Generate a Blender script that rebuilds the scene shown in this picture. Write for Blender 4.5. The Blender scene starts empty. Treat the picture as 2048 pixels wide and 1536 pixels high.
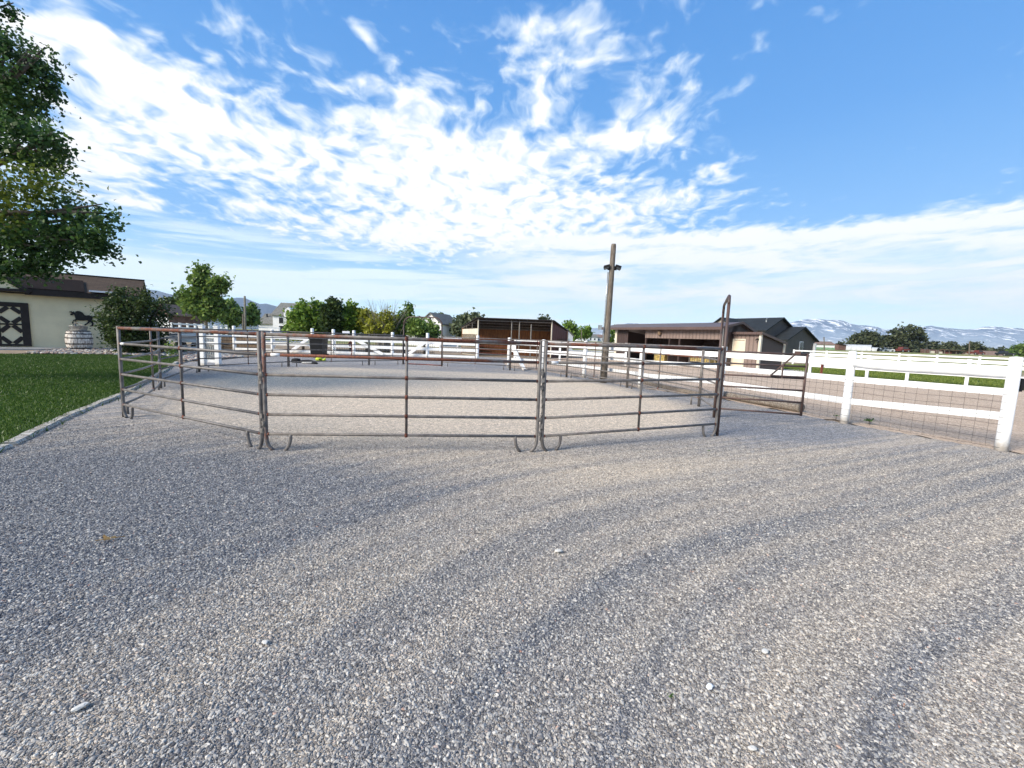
import bpy, math, random
import numpy as np
from mathutils import Vector, Matrix

random.seed(7)
RNG = np.random.default_rng(11)
S = bpy.context.scene
COL = S.collection
R = math.radians

# ------------------------------------------------------------------ camera
FPX, PITCH, ROLL, CAMH = 830.0, R(6.29), R(2.0), 1.6


def ray(px, py):
    """direction of a photo pixel (2048x1536) in the world; used to survey where things stand"""
    dx, dy = px - 1024, py - 768
    cr, sr = math.cos(ROLL), math.sin(ROLL)
    X, Y = dx * cr + dy * sr, -dx * sr + dy * cr
    c, s = math.cos(PITCH), math.sin(PITCH)
    return Vector((X / FPX, c - Y / FPX * s, -s - Y / FPX * c))


def gz(px, py, z=0.0):
    v = ray(px, py)
    t = (z - CAMH) / v.z
    return Vector((v.x * t, v.y * t, z))


def at(px, py, Y):
    v = ray(px, py)
    t = Y / v.y
    return Vector((v.x * t, Y, CAMH + v.z * t))


def onplane(px, py, P, n):
    v = ray(px, py)
    o = Vector((0, 0, CAMH))
    t = (P - o).dot(n) / v.dot(n)
    return o + v * t


def azel(px, py):
    v = ray(px, py).normalized()
    return math.degrees(math.atan2(v.x, v.y)), math.degrees(math.asin(v.z))


cam = bpy.data.cameras.new('camera')
cam.sensor_width = 36.0
cam.lens = FPX / 2048 * 36.0
cam.clip_end = 30000
cam.clip_start = 0.05
camo = bpy.data.objects.new('camera', cam)
COL.objects.link(camo)
fwd = Vector((0, math.cos(PITCH), -math.sin(PITCH)))
up0 = Vector((0, math.sin(PITCH), math.cos(PITCH)))
right0 = Vector((1, 0, 0))
# picture content turns clockwise when the camera rolls the other way
upv = up0 * math.cos(ROLL) - right0 * math.sin(ROLL)
rightv = right0 * math.cos(ROLL) + up0 * math.sin(ROLL)
M3 = Matrix((rightv, upv, -fwd)).transposed()
camo.matrix_world = Matrix.Translation((0, 0, CAMH)) @ M3.to_4x4()
S.camera = camo


# ------------------------------------------------------------------ shader helpers
class NT:
    def __init__(self, tree):
        self.t = tree
        self.n = tree.nodes
        self.l = tree.links

    def node(self, kind, **kw):
        nd = self.n.new(kind)
        for k, v in kw.items():
            setattr(nd, k, v)
        return nd

    def put(self, sock, v):
        if isinstance(v, bpy.types.NodeSocket):
            self.l.new(v, sock)
        elif v is not None:
            try:
                sock.default_value = v
            except Exception:
                sock.default_value = (*v, 1.0)

    def math(self, op, a, b=None, c=None, clamp=False):
        nd = self.node('ShaderNodeMath', operation=op)
        nd.use_clamp = clamp
        for i, v in enumerate((a, b, c)):
            if v is not None:
                self.put(nd.inputs[i], v)
        return nd.outputs[0]

    def vmath(self, op, a, b=None, scale=None):
        nd = self.node('ShaderNodeVectorMath', operation=op)
        self.put(nd.inputs[0], a)
        if b is not None:
            self.put(nd.inputs[1], b)
        if scale is not None:
            self.put(nd.inputs['Scale'], scale)
        return nd.outputs['Value'] if op in ('LENGTH', 'DOT_PRODUCT', 'DISTANCE') else nd.outputs[0]

    def noise(self, vec, scale, detail=4, rough=.55, dist=0.0, lac=2.0, out=0):
        nd = self.node('ShaderNodeTexNoise')
        if vec is not None:
            self.put(nd.inputs['Vector'], vec)
        nd.inputs['Scale'].default_value = scale
        nd.inputs['Detail'].default_value = detail
        nd.inputs['Roughness'].default_value = rough
        nd.inputs['Distortion'].default_value = dist
        nd.inputs['Lacunarity'].default_value = lac
        return nd.outputs[out]

    def voronoi(self, vec, scale, feature='F1', rand=1.0, out='Distance'):
        nd = self.node('ShaderNodeTexVoronoi', feature=feature)
        self.put(nd.inputs['Vector'], vec)
        nd.inputs['Scale'].default_value = scale
        nd.inputs['Randomness'].default_value = rand
        return nd.outputs[out]

    def ramp(self, fac, stops, interp='LINEAR'):
        nd = self.node('ShaderNodeValToRGB')
        cr = nd.color_ramp
        cr.interpolation = interp
        while len(cr.elements) < len(stops):
            cr.elements.new(0.5)
        for e, (p, c) in zip(cr.elements, stops):
            e.position = p
            e.color = (*c, 1) if not isinstance(c, (int, float)) else (c, c, c, 1)
        self.put(nd.inputs[0], fac)
        return nd.outputs[0]

    def step(self, x, a, b, lo=0.0, hi=1.0, smooth=True):
        nd = self.node('ShaderNodeMapRange')
        nd.interpolation_type = 'SMOOTHSTEP' if smooth else 'LINEAR'
        self.put(nd.inputs[0], x)
        for i, v in zip((1, 2, 3, 4), (a, b, lo, hi)):
            self.put(nd.inputs[i], v)
        return nd.outputs[0]

    def mix(self, fac, a, b, blend='MIX'):
        nd = self.node('ShaderNodeMix', data_type='RGBA', blend_type=blend)
        self.put(nd.inputs[0], fac)
        for s, v in ((nd.inputs[6], a), (nd.inputs[7], b)):
            if isinstance(v, bpy.types.NodeSocket):
                self.l.new(v, s)
            else:
                s.default_value = (*v, 1)
        return nd.outputs[2]

    def bump(self, h, strength=.4, dist=.01):
        nd = self.node('ShaderNodeBump')
        nd.inputs['Strength'].default_value = strength
        nd.inputs['Distance'].default_value = dist
        self.put(nd.inputs['Height'], h)
        return nd.outputs[0]


MATS = {}


def newmat(name):
    m = bpy.data.materials.new(name)
    m.use_nodes = True
    nt = NT(m.node_tree)
    b = m.node_tree.nodes['Principled BSDF']
    MATS[name] = m
    return m, nt, b


def simple(name, col, rough=.6, var=.15, scale=4.0, bump=0.0, bscale=40.0, metal=0.0, col2=None, stretch=None, spec=.4):
    """a paint or surface with slow tone variation, optional second colour in patches and a fine bump"""
    m, nt, b = newmat(name)
    tc = nt.node('ShaderNodeTexCoord').outputs['Object']
    if stretch:
        tc = nt.vmath('MULTIPLY', tc, stretch)
    n = nt.noise(tc, scale, 5, .6)
    c2 = col2 if col2 else tuple(c * (1 - 2 * var) for c in col)
    c1 = col if col2 else tuple(min(1, c * (1 + var)) for c in col)
    nt.put(b.inputs['Base Color'], nt.mix(nt.step(n, .35, .68), c1, c2))
    b.inputs['Roughness'].default_value = rough
    b.inputs['Metallic'].default_value = metal
    b.inputs['Specular IOR Level'].default_value = spec
    if bump:
        nt.put(b.inputs['Normal'], nt.bump(nt.noise(tc, bscale, 3), bump, .01))
    return m


def ribbed(name, col, pitch=.23, rough=.45, axis=0, var=.1, depth=.5, seam=.16, spec=.3):
    """metal sheet with narrow raised ribs across one object axis"""
    m, nt, b = newmat(name)
    tc = nt.node('ShaderNodeTexCoord').outputs['Object']
    sx = nt.node('ShaderNodeSeparateXYZ')
    nt.put(sx.inputs[0], tc)
    u = nt.math('FRACT', nt.math('DIVIDE', sx.outputs[axis], pitch))
    d = nt.math('ABSOLUTE', nt.math('SUBTRACT', u, .5))
    h = nt.step(d, .5 - seam, .5)
    n = nt.noise(tc, 1.3, 4)
    nt.put(b.inputs['Base Color'], nt.mix(nt.step(n, .3, .7), tuple(min(1, c * (1 + var)) for c in col), tuple(c * (1 - var) for c in col)))
    b.inputs['Roughness'].default_value = rough
    b.inputs['Specular IOR Level'].default_value = spec
    nt.put(b.inputs['Normal'], nt.bump(h, depth, .05))
    return m


def leafmat(name, c_dark, c_mid, c_light, trans=.35):
    m, nt, b = newmat(name)
    rnd = nt.node('ShaderNodeNewGeometry').outputs['Random Per Island']
    pos = nt.node('ShaderNodeTexCoord').outputs['Object']
    big = nt.noise(pos, .9, 2)
    f = nt.math('ADD', nt.math('MULTIPLY', rnd, .65), nt.math('MULTIPLY', nt.math('SUBTRACT', big, .32), 1.0), clamp=True)
    col = nt.ramp(f, [(0.05, c_dark), (.5, c_mid), (.95, c_light)])
    nt.put(b.inputs['Base Color'], col)
    b.inputs['Roughness'].default_value = .5
    b.inputs['Specular IOR Level'].default_value = .35
    tr = nt.node('ShaderNodeBsdfTranslucent')
    nt.put(tr.inputs['Color'], nt.mix(.5, col, (.55, .62, .1), 'MULTIPLY') if False else col)
    mx = nt.node('ShaderNodeMixShader')
    mx.inputs[0].default_value = trans
    nt.l.new(b.outputs[0], mx.inputs[1])
    nt.l.new(tr.outputs[0], mx.inputs[2])
    out = m.node_tree.nodes['Material Output']
    nt.l.new(mx.outputs[0], out.inputs['Surface'])
    return m


def pipemat(name, thr):
    """weathered grey pipe with patches of orange and red-brown rust"""
    m, nt, b = newmat(name)
    tc = nt.node('ShaderNodeTexCoord').outputs['Object']
    oi = nt.node('ShaderNodeObjectInfo').outputs['Random']
    off = nt.vmath('ADD', tc, nt.vmath('SCALE', (37., 11., 23.), scale=oi))
    n = nt.noise(off, 1.6, 6, .62)
    f = nt.step(n, thr, thr + .13)
    fine = nt.noise(off, 38, 4, .7)
    rust = nt.mix(nt.step(fine, .38, .62), (.080, .026, .018), (.185, .062, .028))
    grey = nt.mix(nt.step(nt.noise(off, 9, 5, .65), .35, .65), (.165, .153, .143), (.095, .086, .080))
    grey = nt.mix(nt.step(fine, .6, .78), grey, (.085, .05, .04))
    nt.put(b.inputs['Base Color'], nt.mix(f, grey, rust))
    nt.put(b.inputs['Roughness'], nt.math('ADD', nt.math('MULTIPLY', f, .25), .5))
    b.inputs['Specular IOR Level'].default_value = .4
    nt.put(b.inputs['Normal'], nt.bump(fine, .25, .002))
    return m


pipemat('pipe_grey', .66)
pipemat('pipe_rusty', .42)
pipemat('pipe_mixed', .56)
simple('weld_rust', (.15, .048, .03), .85, .4, 30, .3, 120)
simple('pipe_black', (.055, .04, .038), .5, .3, 6, .15, 60, col2=(.095, .055, .045))
simple('sticker_white', (.75, .75, .74), .5, .1, 20)
simple('steel', (.25, .23, .21), .45, .3, 20, .2, 90, metal=.5)
simple('white_paint', (.82, .83, .84), .55, .05, 3, .12, 60)
m, nt_, b_ = newmat('white_wood')
tc_ = nt_.node('ShaderNodeTexCoord').outputs['Object']
st_ = nt_.vmath('MULTIPLY', tc_, (1, 1, .25))
sz_ = nt_.node('ShaderNodeSeparateXYZ')
nt_.put(sz_.inputs[0], tc_)
c_ = nt_.mix(nt_.step(nt_.noise(st_, 3, 5, .6), .4, .7), (.83, .84, .84), (.70, .71, .71))
c_ = nt_.mix(nt_.step(nt_.noise(st_, 34, 4, .7), .66, .74), c_, (.40, .37, .33))
spl = nt_.math('ADD', nt_.step(sz_.outputs[2], .30, 0.0), nt_.math('MULTIPLY', nt_.math('SUBTRACT', nt_.noise(tc_, 12, 5, .7), .5), 1.1))
c_ = nt_.mix(nt_.step(spl, .35, 1.1, 0, .75), c_, (.42, .36, .29))
nt_.put(b_.inputs['Base Color'], c_)
b_.inputs['Roughness'].default_value = .7
nt_.put(b_.inputs['Normal'], nt_.bump(nt_.noise(st_, 26, 4), .4, .01))
simple('vinyl', (.85, .86, .87), .4, .03, 2)
simple('old_wood', (.185, .163, .135), .85, .2, 9, .8, 30, col2=(.085, .066, .052), stretch=(4, 4, .35))
simple('log_wood', (.30, .27, .23), .85, .2, 7, .6, 30, col2=(.15, .115, .09), stretch=(.5, 4, 4))
simple('timber_white', (.56, .54, .49), .85, .2, 4, .9, 22, col2=(.20, .165, .13), stretch=(.6, 7, 7))
simple('wire', (.07, .065, .06), .5, .2, 20, metal=.4)
simple('cream_wall', (.72, .63, .42), .8, .04, 1.2, .1, 60)
simple('dark_trim', (.014, .008, .007), .65, .2, 4, .15, 40)
simple('horse_black', (.003, .003, .003), .5, .1, 4)
simple('barrel_white', (.88, .83, .75), .75, .1, 6, .4, 40, col2=(.26, .20, .16), stretch=(3, 3, .6))
simple('barrel_hoop', (.012, .009, .008), .6, .3, 12)
simple('galvanised', (.42, .43, .42), .35, .15, 14, metal=.7)
simple('concrete', (.42, .40, .37), .85, .12, 2.5, .2, 60)
simple('concrete_pale', (.56, .51, .47), .9, .08, 1.5, .2, 60)
simple('black_plastic', (.004, .004, .005), .45, .2, 6)
simple('charcoal_cloth', (.007, .007, .008), .85, .3, 14, .5, 30)
simple('grey_cloth', (.38, .38, .37), .85, .2, 10, .4, 30)
simple('neon', (.50, .62, .03), .6, .2, 12, .3, 30)
simple('rust_red', (.17, .045, .03), .8, .3, 9)
simple('glass_dark', (.03, .035, .04), .12, .1, 3, spec=.6)
simple('tan_door', (.70, .60, .46), .55, .05, 4)
simple('rough_planks', (.36, .14, .045), .85, .3, 5, .5, 18, col2=(.15, .06, .026), stretch=(4, 4, .4))
simple('old_planks', (.24, .17, .11), .85, .3, 5, .5, 18, col2=(.1, .065, .04), stretch=(4, 4, .4))
simple('cream_panel', (.60, .56, .46), .6, .1, 1.6, .15, 14, stretch=(5, 5, .4))
simple('roof_grey', (.155, .155, .14), .85, .15, 3, .3, 30)
simple('roof_dark', (.013, .017, .020), .8, .15, 2, .3, 30)
simple('wall_dark', (.085, .076, .071), .75, .06, 2, .1, 40)
simple('wall_white', (.74, .75, .77), .6, .04, 1.5)
simple('wall_greige', (.30, .27, .235), .75, .06, 2)
simple('brick_brown', (.15, .085, .07), .8, .2, 3)
simple('roof_brown', (.20, .135, .105), .85, .15, 2)
simple('green_panel', (.18, .30, .18), .7, .1, 2)
simple('car_red', (.13, .03, .025), .3, .1, 3)
simple('car_dark', (.02, .022, .025), .3, .1, 3)
simple('car_white', (.72, .73, .74), .3, .05, 3)
simple('car_silver', (.42, .44, .46), .3, .05, 3, metal=.3)
simple('rubber', (.018, .018, .018), .8, .1, 8)
simple('hay', (.36, .27, .10), .9, .3, 9, .6, 40)
simple('stone_pale', (.56, .54, .49), .8, .15, 14, .3, 60)
simple('bark', (.14, .12, .10), .9, .3, 9, .7, 30, col2=(.065, .052, .042), stretch=(3, 3, .6))
simple('bark_pale', (.30, .28, .23), .9, .2, 9, .5, 30, col2=(.15, .13, .10), stretch=(3, 3, .6))
simple('dry_leaf', (.24, .16, .07), .8, .3, 20)
simple('sign_white', (.7, .72, .78), .5, .05, 4)
simple('lens_grey', (.10, .12, .13), .25, .1, 6)
ribbed('brown_metal', (.205, .155, .136), .30, .5, depth=1.0)  # lighter copy for the sunlit fronts, light put into the colour
ribbed('brown_metal_dark', (.062, .043, .040), .30, .5, depth=1.0)  # darker copy; the end walls carry their shade in this colour
ribbed('brown_roof', (.105, .072, .065), .30, .45)
ribbed('maroon_metal', (.085, .026, .028), .22)
ribbed('shade_roof', (.030, .028, .028), .30, .5)
ribbed('quonset_metal', (.40, .42, .43), 1.2, .4, depth=1.0, seam=.4)
leafmat('leaf_big', (.016, .046, .018), (.045, .105, .030), (.115, .20, .045), .4)
leafmat('leaf_sunlit', (.045, .085, .016), (.10, .15, .024), (.20, .235, .035), .45)  # yellower copy of the big tree's leaf, sunlight put into the colour
leafmat('leaf_mid', (.05, .10, .028), (.13, .22, .045), (.26, .35, .08))
leafmat('leaf_dark', (.012, .024, .008), (.040, .070, .018), (.11, .155, .038), .3)
leafmat('leaf_bright', (.055, .12, .018), (.14, .24, .032), (.27, .38, .065), .4)
leafmat('leaf_lime', (.13, .16, .016), (.28, .30, .028), (.46, .45, .08), .4)
leafmat('leaf_grey', (.055, .075, .042), (.12, .15, .08), (.21, .24, .13))
leafmat('leaf_far', (.030, .040, .022), (.065, .082, .040), (.12, .14, .07), .3)
leafmat('leaf_weed', (.03, .06, .015), (.06, .12, .03), (.10, .17, .05), .2)


def shingles(name, c1, c2):
    m, nt, b = newmat(name)
    tc = nt.node('ShaderNodeTexCoord').outputs['Object']
    br = nt.node('ShaderNodeTexBrick')
    nt.put(br.inputs['Vector'], nt.vmath('MULTIPLY', tc, (1, 1.15, 1)))
    br.inputs['Color1'].default_value = (*c1, 1)
    br.inputs['Color2'].default_value = (*c2, 1)
    br.inputs['Mortar'].default_value = (*[c * .45 for c in c2], 1)
    br.inputs['Scale'].default_value = 1
    br.inputs['Mortar Size'].default_value = .012
    br.inputs['Brick Width'].default_value = .42
    br.inputs['Row Height'].default_value = .19
    nt.put(b.inputs['Base Color'], nt.mix(nt.noise(tc, 3, 4), br.outputs[0], tuple(c * .6 for c in c1)))
    b.inputs['Roughness'].default_value = .95
    b.inputs['Specular IOR Level'].default_value = .1
    nt.put(b.inputs['Normal'], nt.bump(br.outputs[1], -.6, .02))
    return m


shingles('shingle_tan', (.110, .082, .062), (.062, .047, .039))
shingles('shingle_shade', (.020, .014, .013), (.012, .009, .009))  # darker copy of the tan shingles, for the painted roof shadow


# ------------------------------------------------------------------ mesh helpers
class MB:
    def __init__(self):
        self.v, self.f, self.m = [], [], []

    def add(self, vs, fs, mi=0):
        o = len(self.v)
        self.v += [tuple(p) for p in vs]
        self.f += [tuple(i + o for i in q) for q in fs]
        self.m += [mi] * len(fs)
        return self

    def box(self, c, s, rz=0.0, mi=0, rot=None):
        hx, hy, hz = s[0] / 2, s[1] / 2, s[2] / 2
        M = rot if rot is not None else Matrix.Rotation(rz, 3, 'Z')
        vs = [M @ Vector((x, y, z)) + Vector(c) for x in (-hx, hx) for y in (-hy, hy) for z in (-hz, hz)]
        return self.add(vs, [(0, 1, 3, 2), (4, 6, 7, 5), (0, 4, 5, 1), (2, 3, 7, 6), (0, 2, 6, 4), (1, 5, 7, 3)], mi)

    def bar(self, a, b, w, h, mi=0, up=(0, 0, 1)):
        """board from a to b, w thick across and h tall"""
        a, b = Vector(a), Vector(b)
        d = (b - a)
        L = d.length
        d.normalize()
        n = d.cross(Vector(up))
        if n.length < 1e-4:
            n = Vector((1, 0, 0))
        n.normalize()
        u = n.cross(d)
        M = Matrix((d, n, u)).transposed()
        return self.box((a + b) / 2, (L, w, h), mi=mi, rot=M)

    def tube(self, pts, r, seg=10, mi=0, cap=True):
        pts = [Vector(p) for p in pts]
        rs = r if isinstance(r, (list, tuple)) else [r] * len(pts)
        vs, fs = [], []
        prev = None
        for i, p in enumerate(pts):
            if i == 0:
                d = pts[1] - p
            elif i == len(pts) - 1:
                d = p - pts[i - 1]
            else:
                d = (pts[i + 1] - p).normalized() + (p - pts[i - 1]).normalized()
            d.normalize()
            if prev is None:
                a = Vector((0, 0, 1)) if abs(d.z) < .9 else Vector((1, 0, 0))
                n = d.cross(a).normalized()
            else:
                n = (prev - d * prev.dot(d)).normalized()
            prev = n
            b = d.cross(n)
            for k in range(seg):
                t = 2 * math.pi * k / seg
                vs.append(p + (n * math.cos(t) + b * math.sin(t)) * rs[i])
        for i in range(len(pts) - 1):
            for k in range(seg):
                k2 = (k + 1) % seg
                fs.append((i * seg + k, i * seg + k2, (i + 1) * seg + k2, (i + 1) * seg + k))
        if cap:
            fs.append(tuple(range(seg - 1, -1, -1)))
            fs.append(tuple((len(pts) - 1) * seg + k for k in range(seg)))
        return self.add(vs, fs, mi)

    def lathe(self, prof, c=(0, 0, 0), seg=20, mi=0, sx=1.0, sy=1.0, cap=True):
        vs, fs = [], []
        for r, z in prof:
            for k in range(seg):
                t = 2 * math.pi * k / seg
                vs.append((c[0] + r * sx * math.cos(t), c[1] + r * sy * math.sin(t), c[2] + z))
        n = len(prof)
        for i in range(n - 1):
            for k in range(seg):
                k2 = (k + 1) % seg
                fs.append((i * seg + k, i * seg + k2, (i + 1) * seg + k2, (i + 1) * seg + k))
        if cap:
            fs.append(tuple(range(seg - 1, -1, -1)))
            fs.append(tuple((n - 1) * seg + k for k in range(seg)))
        return self.add(vs, fs, mi)

    def prism(self, poly, off, mi=0):
        """closed 3-D polygon pushed along off"""
        off = Vector(off)
        a = [Vector(p) for p in poly]
        n = len(a)
        fs = [tuple(range(n - 1, -1, -1)), tuple(range(n, 2 * n))]
        fs += [(i, (i + 1) % n, (i + 1) % n + n, i + n) for i in range(n)]
        return self.add(a + [p + off for p in a], fs, mi)

    def build(self, name, mats, parent=None, smooth=False):
        me = bpy.data.meshes.new(name)
        me.from_pydata(self.v, [], self.f)
        for mm in (mats if isinstance(mats, (list, tuple)) else [mats]):
            me.materials.append(MATS[mm])
        if any(self.m):
            me.polygons.foreach_set('material_index', self.m)
        import bmesh
        bm = bmesh.new()
        bm.from_mesh(me)
        bmesh.ops.recalc_face_normals(bm, faces=bm.faces)
        bm.to_mesh(me)
        bm.free()
        if smooth:
            me.polygons.foreach_set('use_smooth', [len(p.vertices) == 4 for p in me.polygons])
        o = bpy.data.objects.new(name, me)
        COL.objects.link(o)
        if parent is not None:
            o.parent = parent
        return o


def np_mesh(name, V, F, mat, parent=None):
    me = bpy.data.meshes.new(name)
    V = np.asarray(V, np.float32)
    F = np.asarray(F, np.int32)
    k = F.shape[1]
    me.vertices.add(len(V))
    me.vertices.foreach_set('co', V.ravel())
    me.loops.add(F.size)
    me.loops.foreach_set('vertex_index', F.ravel())
    me.polygons.add(len(F))
    me.polygons.foreach_set('loop_start', np.arange(0, F.size, k, dtype=np.int32))
    me.polygons.foreach_set('loop_total', np.full(len(F), k, np.int32))
    me.update(calc_edges=True)
    me.materials.append(MATS[mat])
    o = bpy.data.objects.new(name, me)
    COL.objects.link(o)
    if parent is not None:
        o.parent = parent
    return o


def tag(o, label=None, cat=None, group=None, kind=None):
    for k, v in (('label', label), ('category', cat), ('group', group), ('kind', kind)):
        if v:
            o[k] = v
    return o


def rise(x, y):
    """the pasture climbs gently towards the far edge of the farm"""
    q = min(1.0, max(0.0, (math.hypot(x, y) - 60) / 80))
    return 1.5 * q * q * (3 - 2 * q)


def thing(name, label, cat, loc=(0, 0, 0), rz=0.0, group=None):
    o = bpy.data.objects.new(name, None)
    o.empty_display_size = .2
    COL.objects.link(o)
    o.location = (loc[0], loc[1], loc[2] + (rise(loc[0], loc[1]) if loc[2] == 0 else 0))
    o.rotation_euler = (0, 0, rz)
    return tag(o, label, cat, group)


def copy_tree(o, parent=None):
    c = o.copy()
    COL.objects.link(c)
    if parent is not None:
        c.parent = parent
    for ch in list(o.children):
        copy_tree(ch, c)
    return c


# ------------------------------------------------------------------ foliage
def leaves(centers, size, up=.35):
    n = len(centers)
    nrm = RNG.normal(size=(n, 3))
    nrm[:, 2] = np.abs(nrm[:, 2]) * (1 + up)
    nrm /= np.linalg.norm(nrm, axis=1)[:, None]
    a = RNG.normal(size=(n, 3))
    t = np.cross(nrm, a)
    t /= np.linalg.norm(t, axis=1)[:, None]
    b = np.cross(nrm, t)
    s = size * RNG.uniform(.65, 1.3, size=(n, 1))
    fold = nrm * s * .16
    V = np.stack([centers - t * s * .55, centers - b * s * .42 + fold, centers + t * s * .6, centers + b * s * .42 + fold], 1).reshape(-1, 3)
    F = np.arange(n * 4).reshape(-1, 4)
    return V, F


def cloud_pts(lobes, n, clump, per=22, shell=.55):
    """clumped points through a set of ellipsoids (cx,cy,cz,rx,ry,rz)"""
    L = np.array([l[:6] for l in lobes], float)
    vol = np.prod(L[:, 3:], axis=1) ** .72
    if len(lobes[0]) > 6:
        vol = vol * np.array([l[6] for l in lobes])
    p = vol / vol.sum()
    nc = max(1, n // per)
    idx = RNG.choice(len(L), nc, p=p)
    d = RNG.normal(size=(nc, 3))
    d /= np.linalg.norm(d, axis=1)[:, None]
    r = RNG.uniform(shell ** 3, 1, size=(nc, 1)) ** (1 / 3)
    cc = L[idx, :3] + d * r * L[idx, 3:]
    k = RNG.integers(0, nc, n)
    g = RNG.normal(size=(n, 3)) * clump * RNG.uniform(.5, 1.3, size=(nc, 1))[k]
    return cc[k] + g


def limbs(mb, base, lobes, r, zfork, seg=7, nmax=14):
    base = Vector(base)
    for l in lobes[:nmax]:
        c = Vector(l[:3])
        st = Vector((base.x + (c.x - base.x) * .06, base.y + (c.y - base.y) * .06, min(zfork, c.z * .7)))
        mid = st.lerp(c, .5) + Vector((random.uniform(-.1, .1), random.uniform(-.1, .1), .12 * (c - st).length))
        mb.tube([st, mid, c], [r * .55, r * .36, r * .08], seg)
        for q in range(3):
            e = c + Vector((random.uniform(-1, 1) * l[3], random.uniform(-1, 1) * l[4], random.uniform(-.3, 1) * l[5])) * .8
            mb.tube([mid.lerp(c, .4 + .2 * q), e], [r * .2, r * .04], 5)


def tree(name, label, cat, base, lobes, nleaf, lsize, clump, leaf='leaf_mid', bark='bark', r=.15, zfork=1.0, group=None, shell=.5, crown='crown', stems=None, per=22):
    """lobes in world coordinates; root at the foot"""
    base = Vector(base)
    base.z = rise(base.x, base.y)
    root = thing(name, label, cat, base, 0, group)
    ll = [(l[0] - base.x, l[1] - base.y, l[2] - base.z, *l[3:]) for l in lobes]
    mb = MB()
    if stems:
        for k in range(stems):
            l = ll[k % len(ll)]
            a = 2 * math.pi * k / stems
            p0 = Vector((math.cos(a) * r, math.sin(a) * r, -.05))
            c = Vector(l[:3]) + Vector((random.uniform(-.6, .6) * l[3], random.uniform(-.5, .5) * l[4], random.uniform(0, .6) * l[5]))
            mb.tube([p0, p0.lerp(c, .45) + Vector((0, 0, .1)), c], [r * .5, r * .32, r * .1], 6)
    else:
        top = max(l[2] for l in ll)
        mb.tube([(0, 0, -.1), (0.02, 0, zfork * .5), (0, .03, zfork), (.03, 0, top)], [r * 1.25, r, r * .85, r * .15], 9)
        limbs(mb, (0, 0, 0), ll, r, zfork)
    mb.build('trunk' if not stems else 'stem', bark, root, True)
    P = cloud_pts(ll, nleaf, clump, per, shell)
    P[:, 2] = np.maximum(P[:, 2], .08)
    V, F = leaves(P, lsize)
    np_mesh(crown, V, F, leaf, root)
    return root


def lobe(px, py, Y, rx, ry, dy=None):
    """an ellipsoid seen at a photo pixel, rx/ry its half sizes there in pixels, at depth Y"""
    p = at(px, py, Y)
    k = Y / FPX
    return (p.x, p.y, p.z, rx * k, (dy if dy else rx * k), ry * k)


# ------------------------------------------------------------------ light and sky
SUN_EL, SUN_AZ = R(34), R(-122)      # azimuth measured from +Y towards +X
sdir = Vector((math.sin(SUN_AZ) * math.cos(SUN_EL), math.cos(SUN_AZ) * math.cos(SUN_EL), math.sin(SUN_EL)))
sun = bpy.data.lights.new('sun', 'SUN')
sun.energy = 3.7
sun.angle = R(24)
sun.color = (1.0, .90, .76)
suno = bpy.data.objects.new('sun', sun)
COL.objects.link(suno)
suno.rotation_euler = sdir.to_track_quat('Z', 'Y').to_euler()
suno.location = (-40, 25, 40)

w = bpy.data.worlds.new('World')
S.world = w
w.use_nodes = True
w.cycles.sampling_method = 'MANUAL'
w.cycles.sample_map_resolution = 512
nt = NT(w.node_tree)
bg = w.node_tree.nodes['Background']
sky = nt.node('ShaderNodeTexSky', sky_type='NISHITA')
sky.sun_disc = False
sky.sun_elevation = SUN_EL
sky.sun_rotation = SUN_AZ
sky.altitude = 1400
sky.dust_density = .4
sky.ozone_density = 1.8
D = nt.vmath('NORMALIZE', nt.node('ShaderNodeTexCoord').outputs['Generated'])
sp = nt.node('ShaderNodeSeparateXYZ')
nt.put(sp.inputs[0], D)
X, Y, Z = sp.outputs
az = nt.math('MULTIPLY', nt.math('ARCTAN2', X, Y), 180 / math.pi)
el = nt.math('MULTIPLY', nt.math('ARCSINE', Z), 180 / math.pi)
# a cloud deck overhead: directions meet a flat layer
den = nt.math('ADD', nt.math('MAXIMUM', Z, 0.0), .16)
cb = nt.node('ShaderNodeCombineXYZ')
nt.put(cb.inputs[0], nt.math('DIVIDE', X, den))
nt.put(cb.inputs[1], nt.math('DIVIDE', Y, den))
P = cb.outputs[0]
warp = nt.vmath('SCALE', nt.vmath('SUBTRACT', nt.noise(P, 2.2, 3, out=1), (.5, .5, .5)), scale=.34)
Pw = nt.vmath('ADD', P, warp)
streak = nt.vmath('MULTIPLY', Pw, (1.0, .45, 1.0))
n_big = nt.noise(streak, 1.9, 6, .6)
n_puff = nt.noise(nt.vmath('ADD', nt.vmath('MULTIPLY', Pw, (1.0, .8, 1.0)), (3.1, 7.7, 0)), 12.5, 3, .5, .1)
n_fine = nt.noise(streak, 17.0, 6, .66)


def blob(cx, cy, sx, sy, ang=0.0, amp=1.0):
    """soft ellipse of cloud cover at an azimuth and elevation in degrees"""
    dx = nt.math('SUBTRACT', az, cx)
    dy = nt.math('SUBTRACT', el, cy)
    c, s = math.cos(R(ang)), math.sin(R(ang))
    u = nt.math('DIVIDE', nt.math('ADD', nt.math('MULTIPLY', dx, c), nt.math('MULTIPLY', dy, s)), sx)
    v = nt.math('DIVIDE', nt.math('SUBTRACT', nt.math('MULTIPLY', dy, c), nt.math('MULTIPLY', dx, s)), sy)
    q = nt.math('ADD', nt.math('MULTIPLY', u, u), nt.math('MULTIPLY', v, v))
    return nt.math('MULTIPLY', nt.math('EXPONENT', nt.math('MULTIPLY', q, -1.0)), amp)


def add(*a):
    r = a[0]
    for b in a[1:]:
        r = nt.math('ADD', r, b)
    return r


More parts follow.
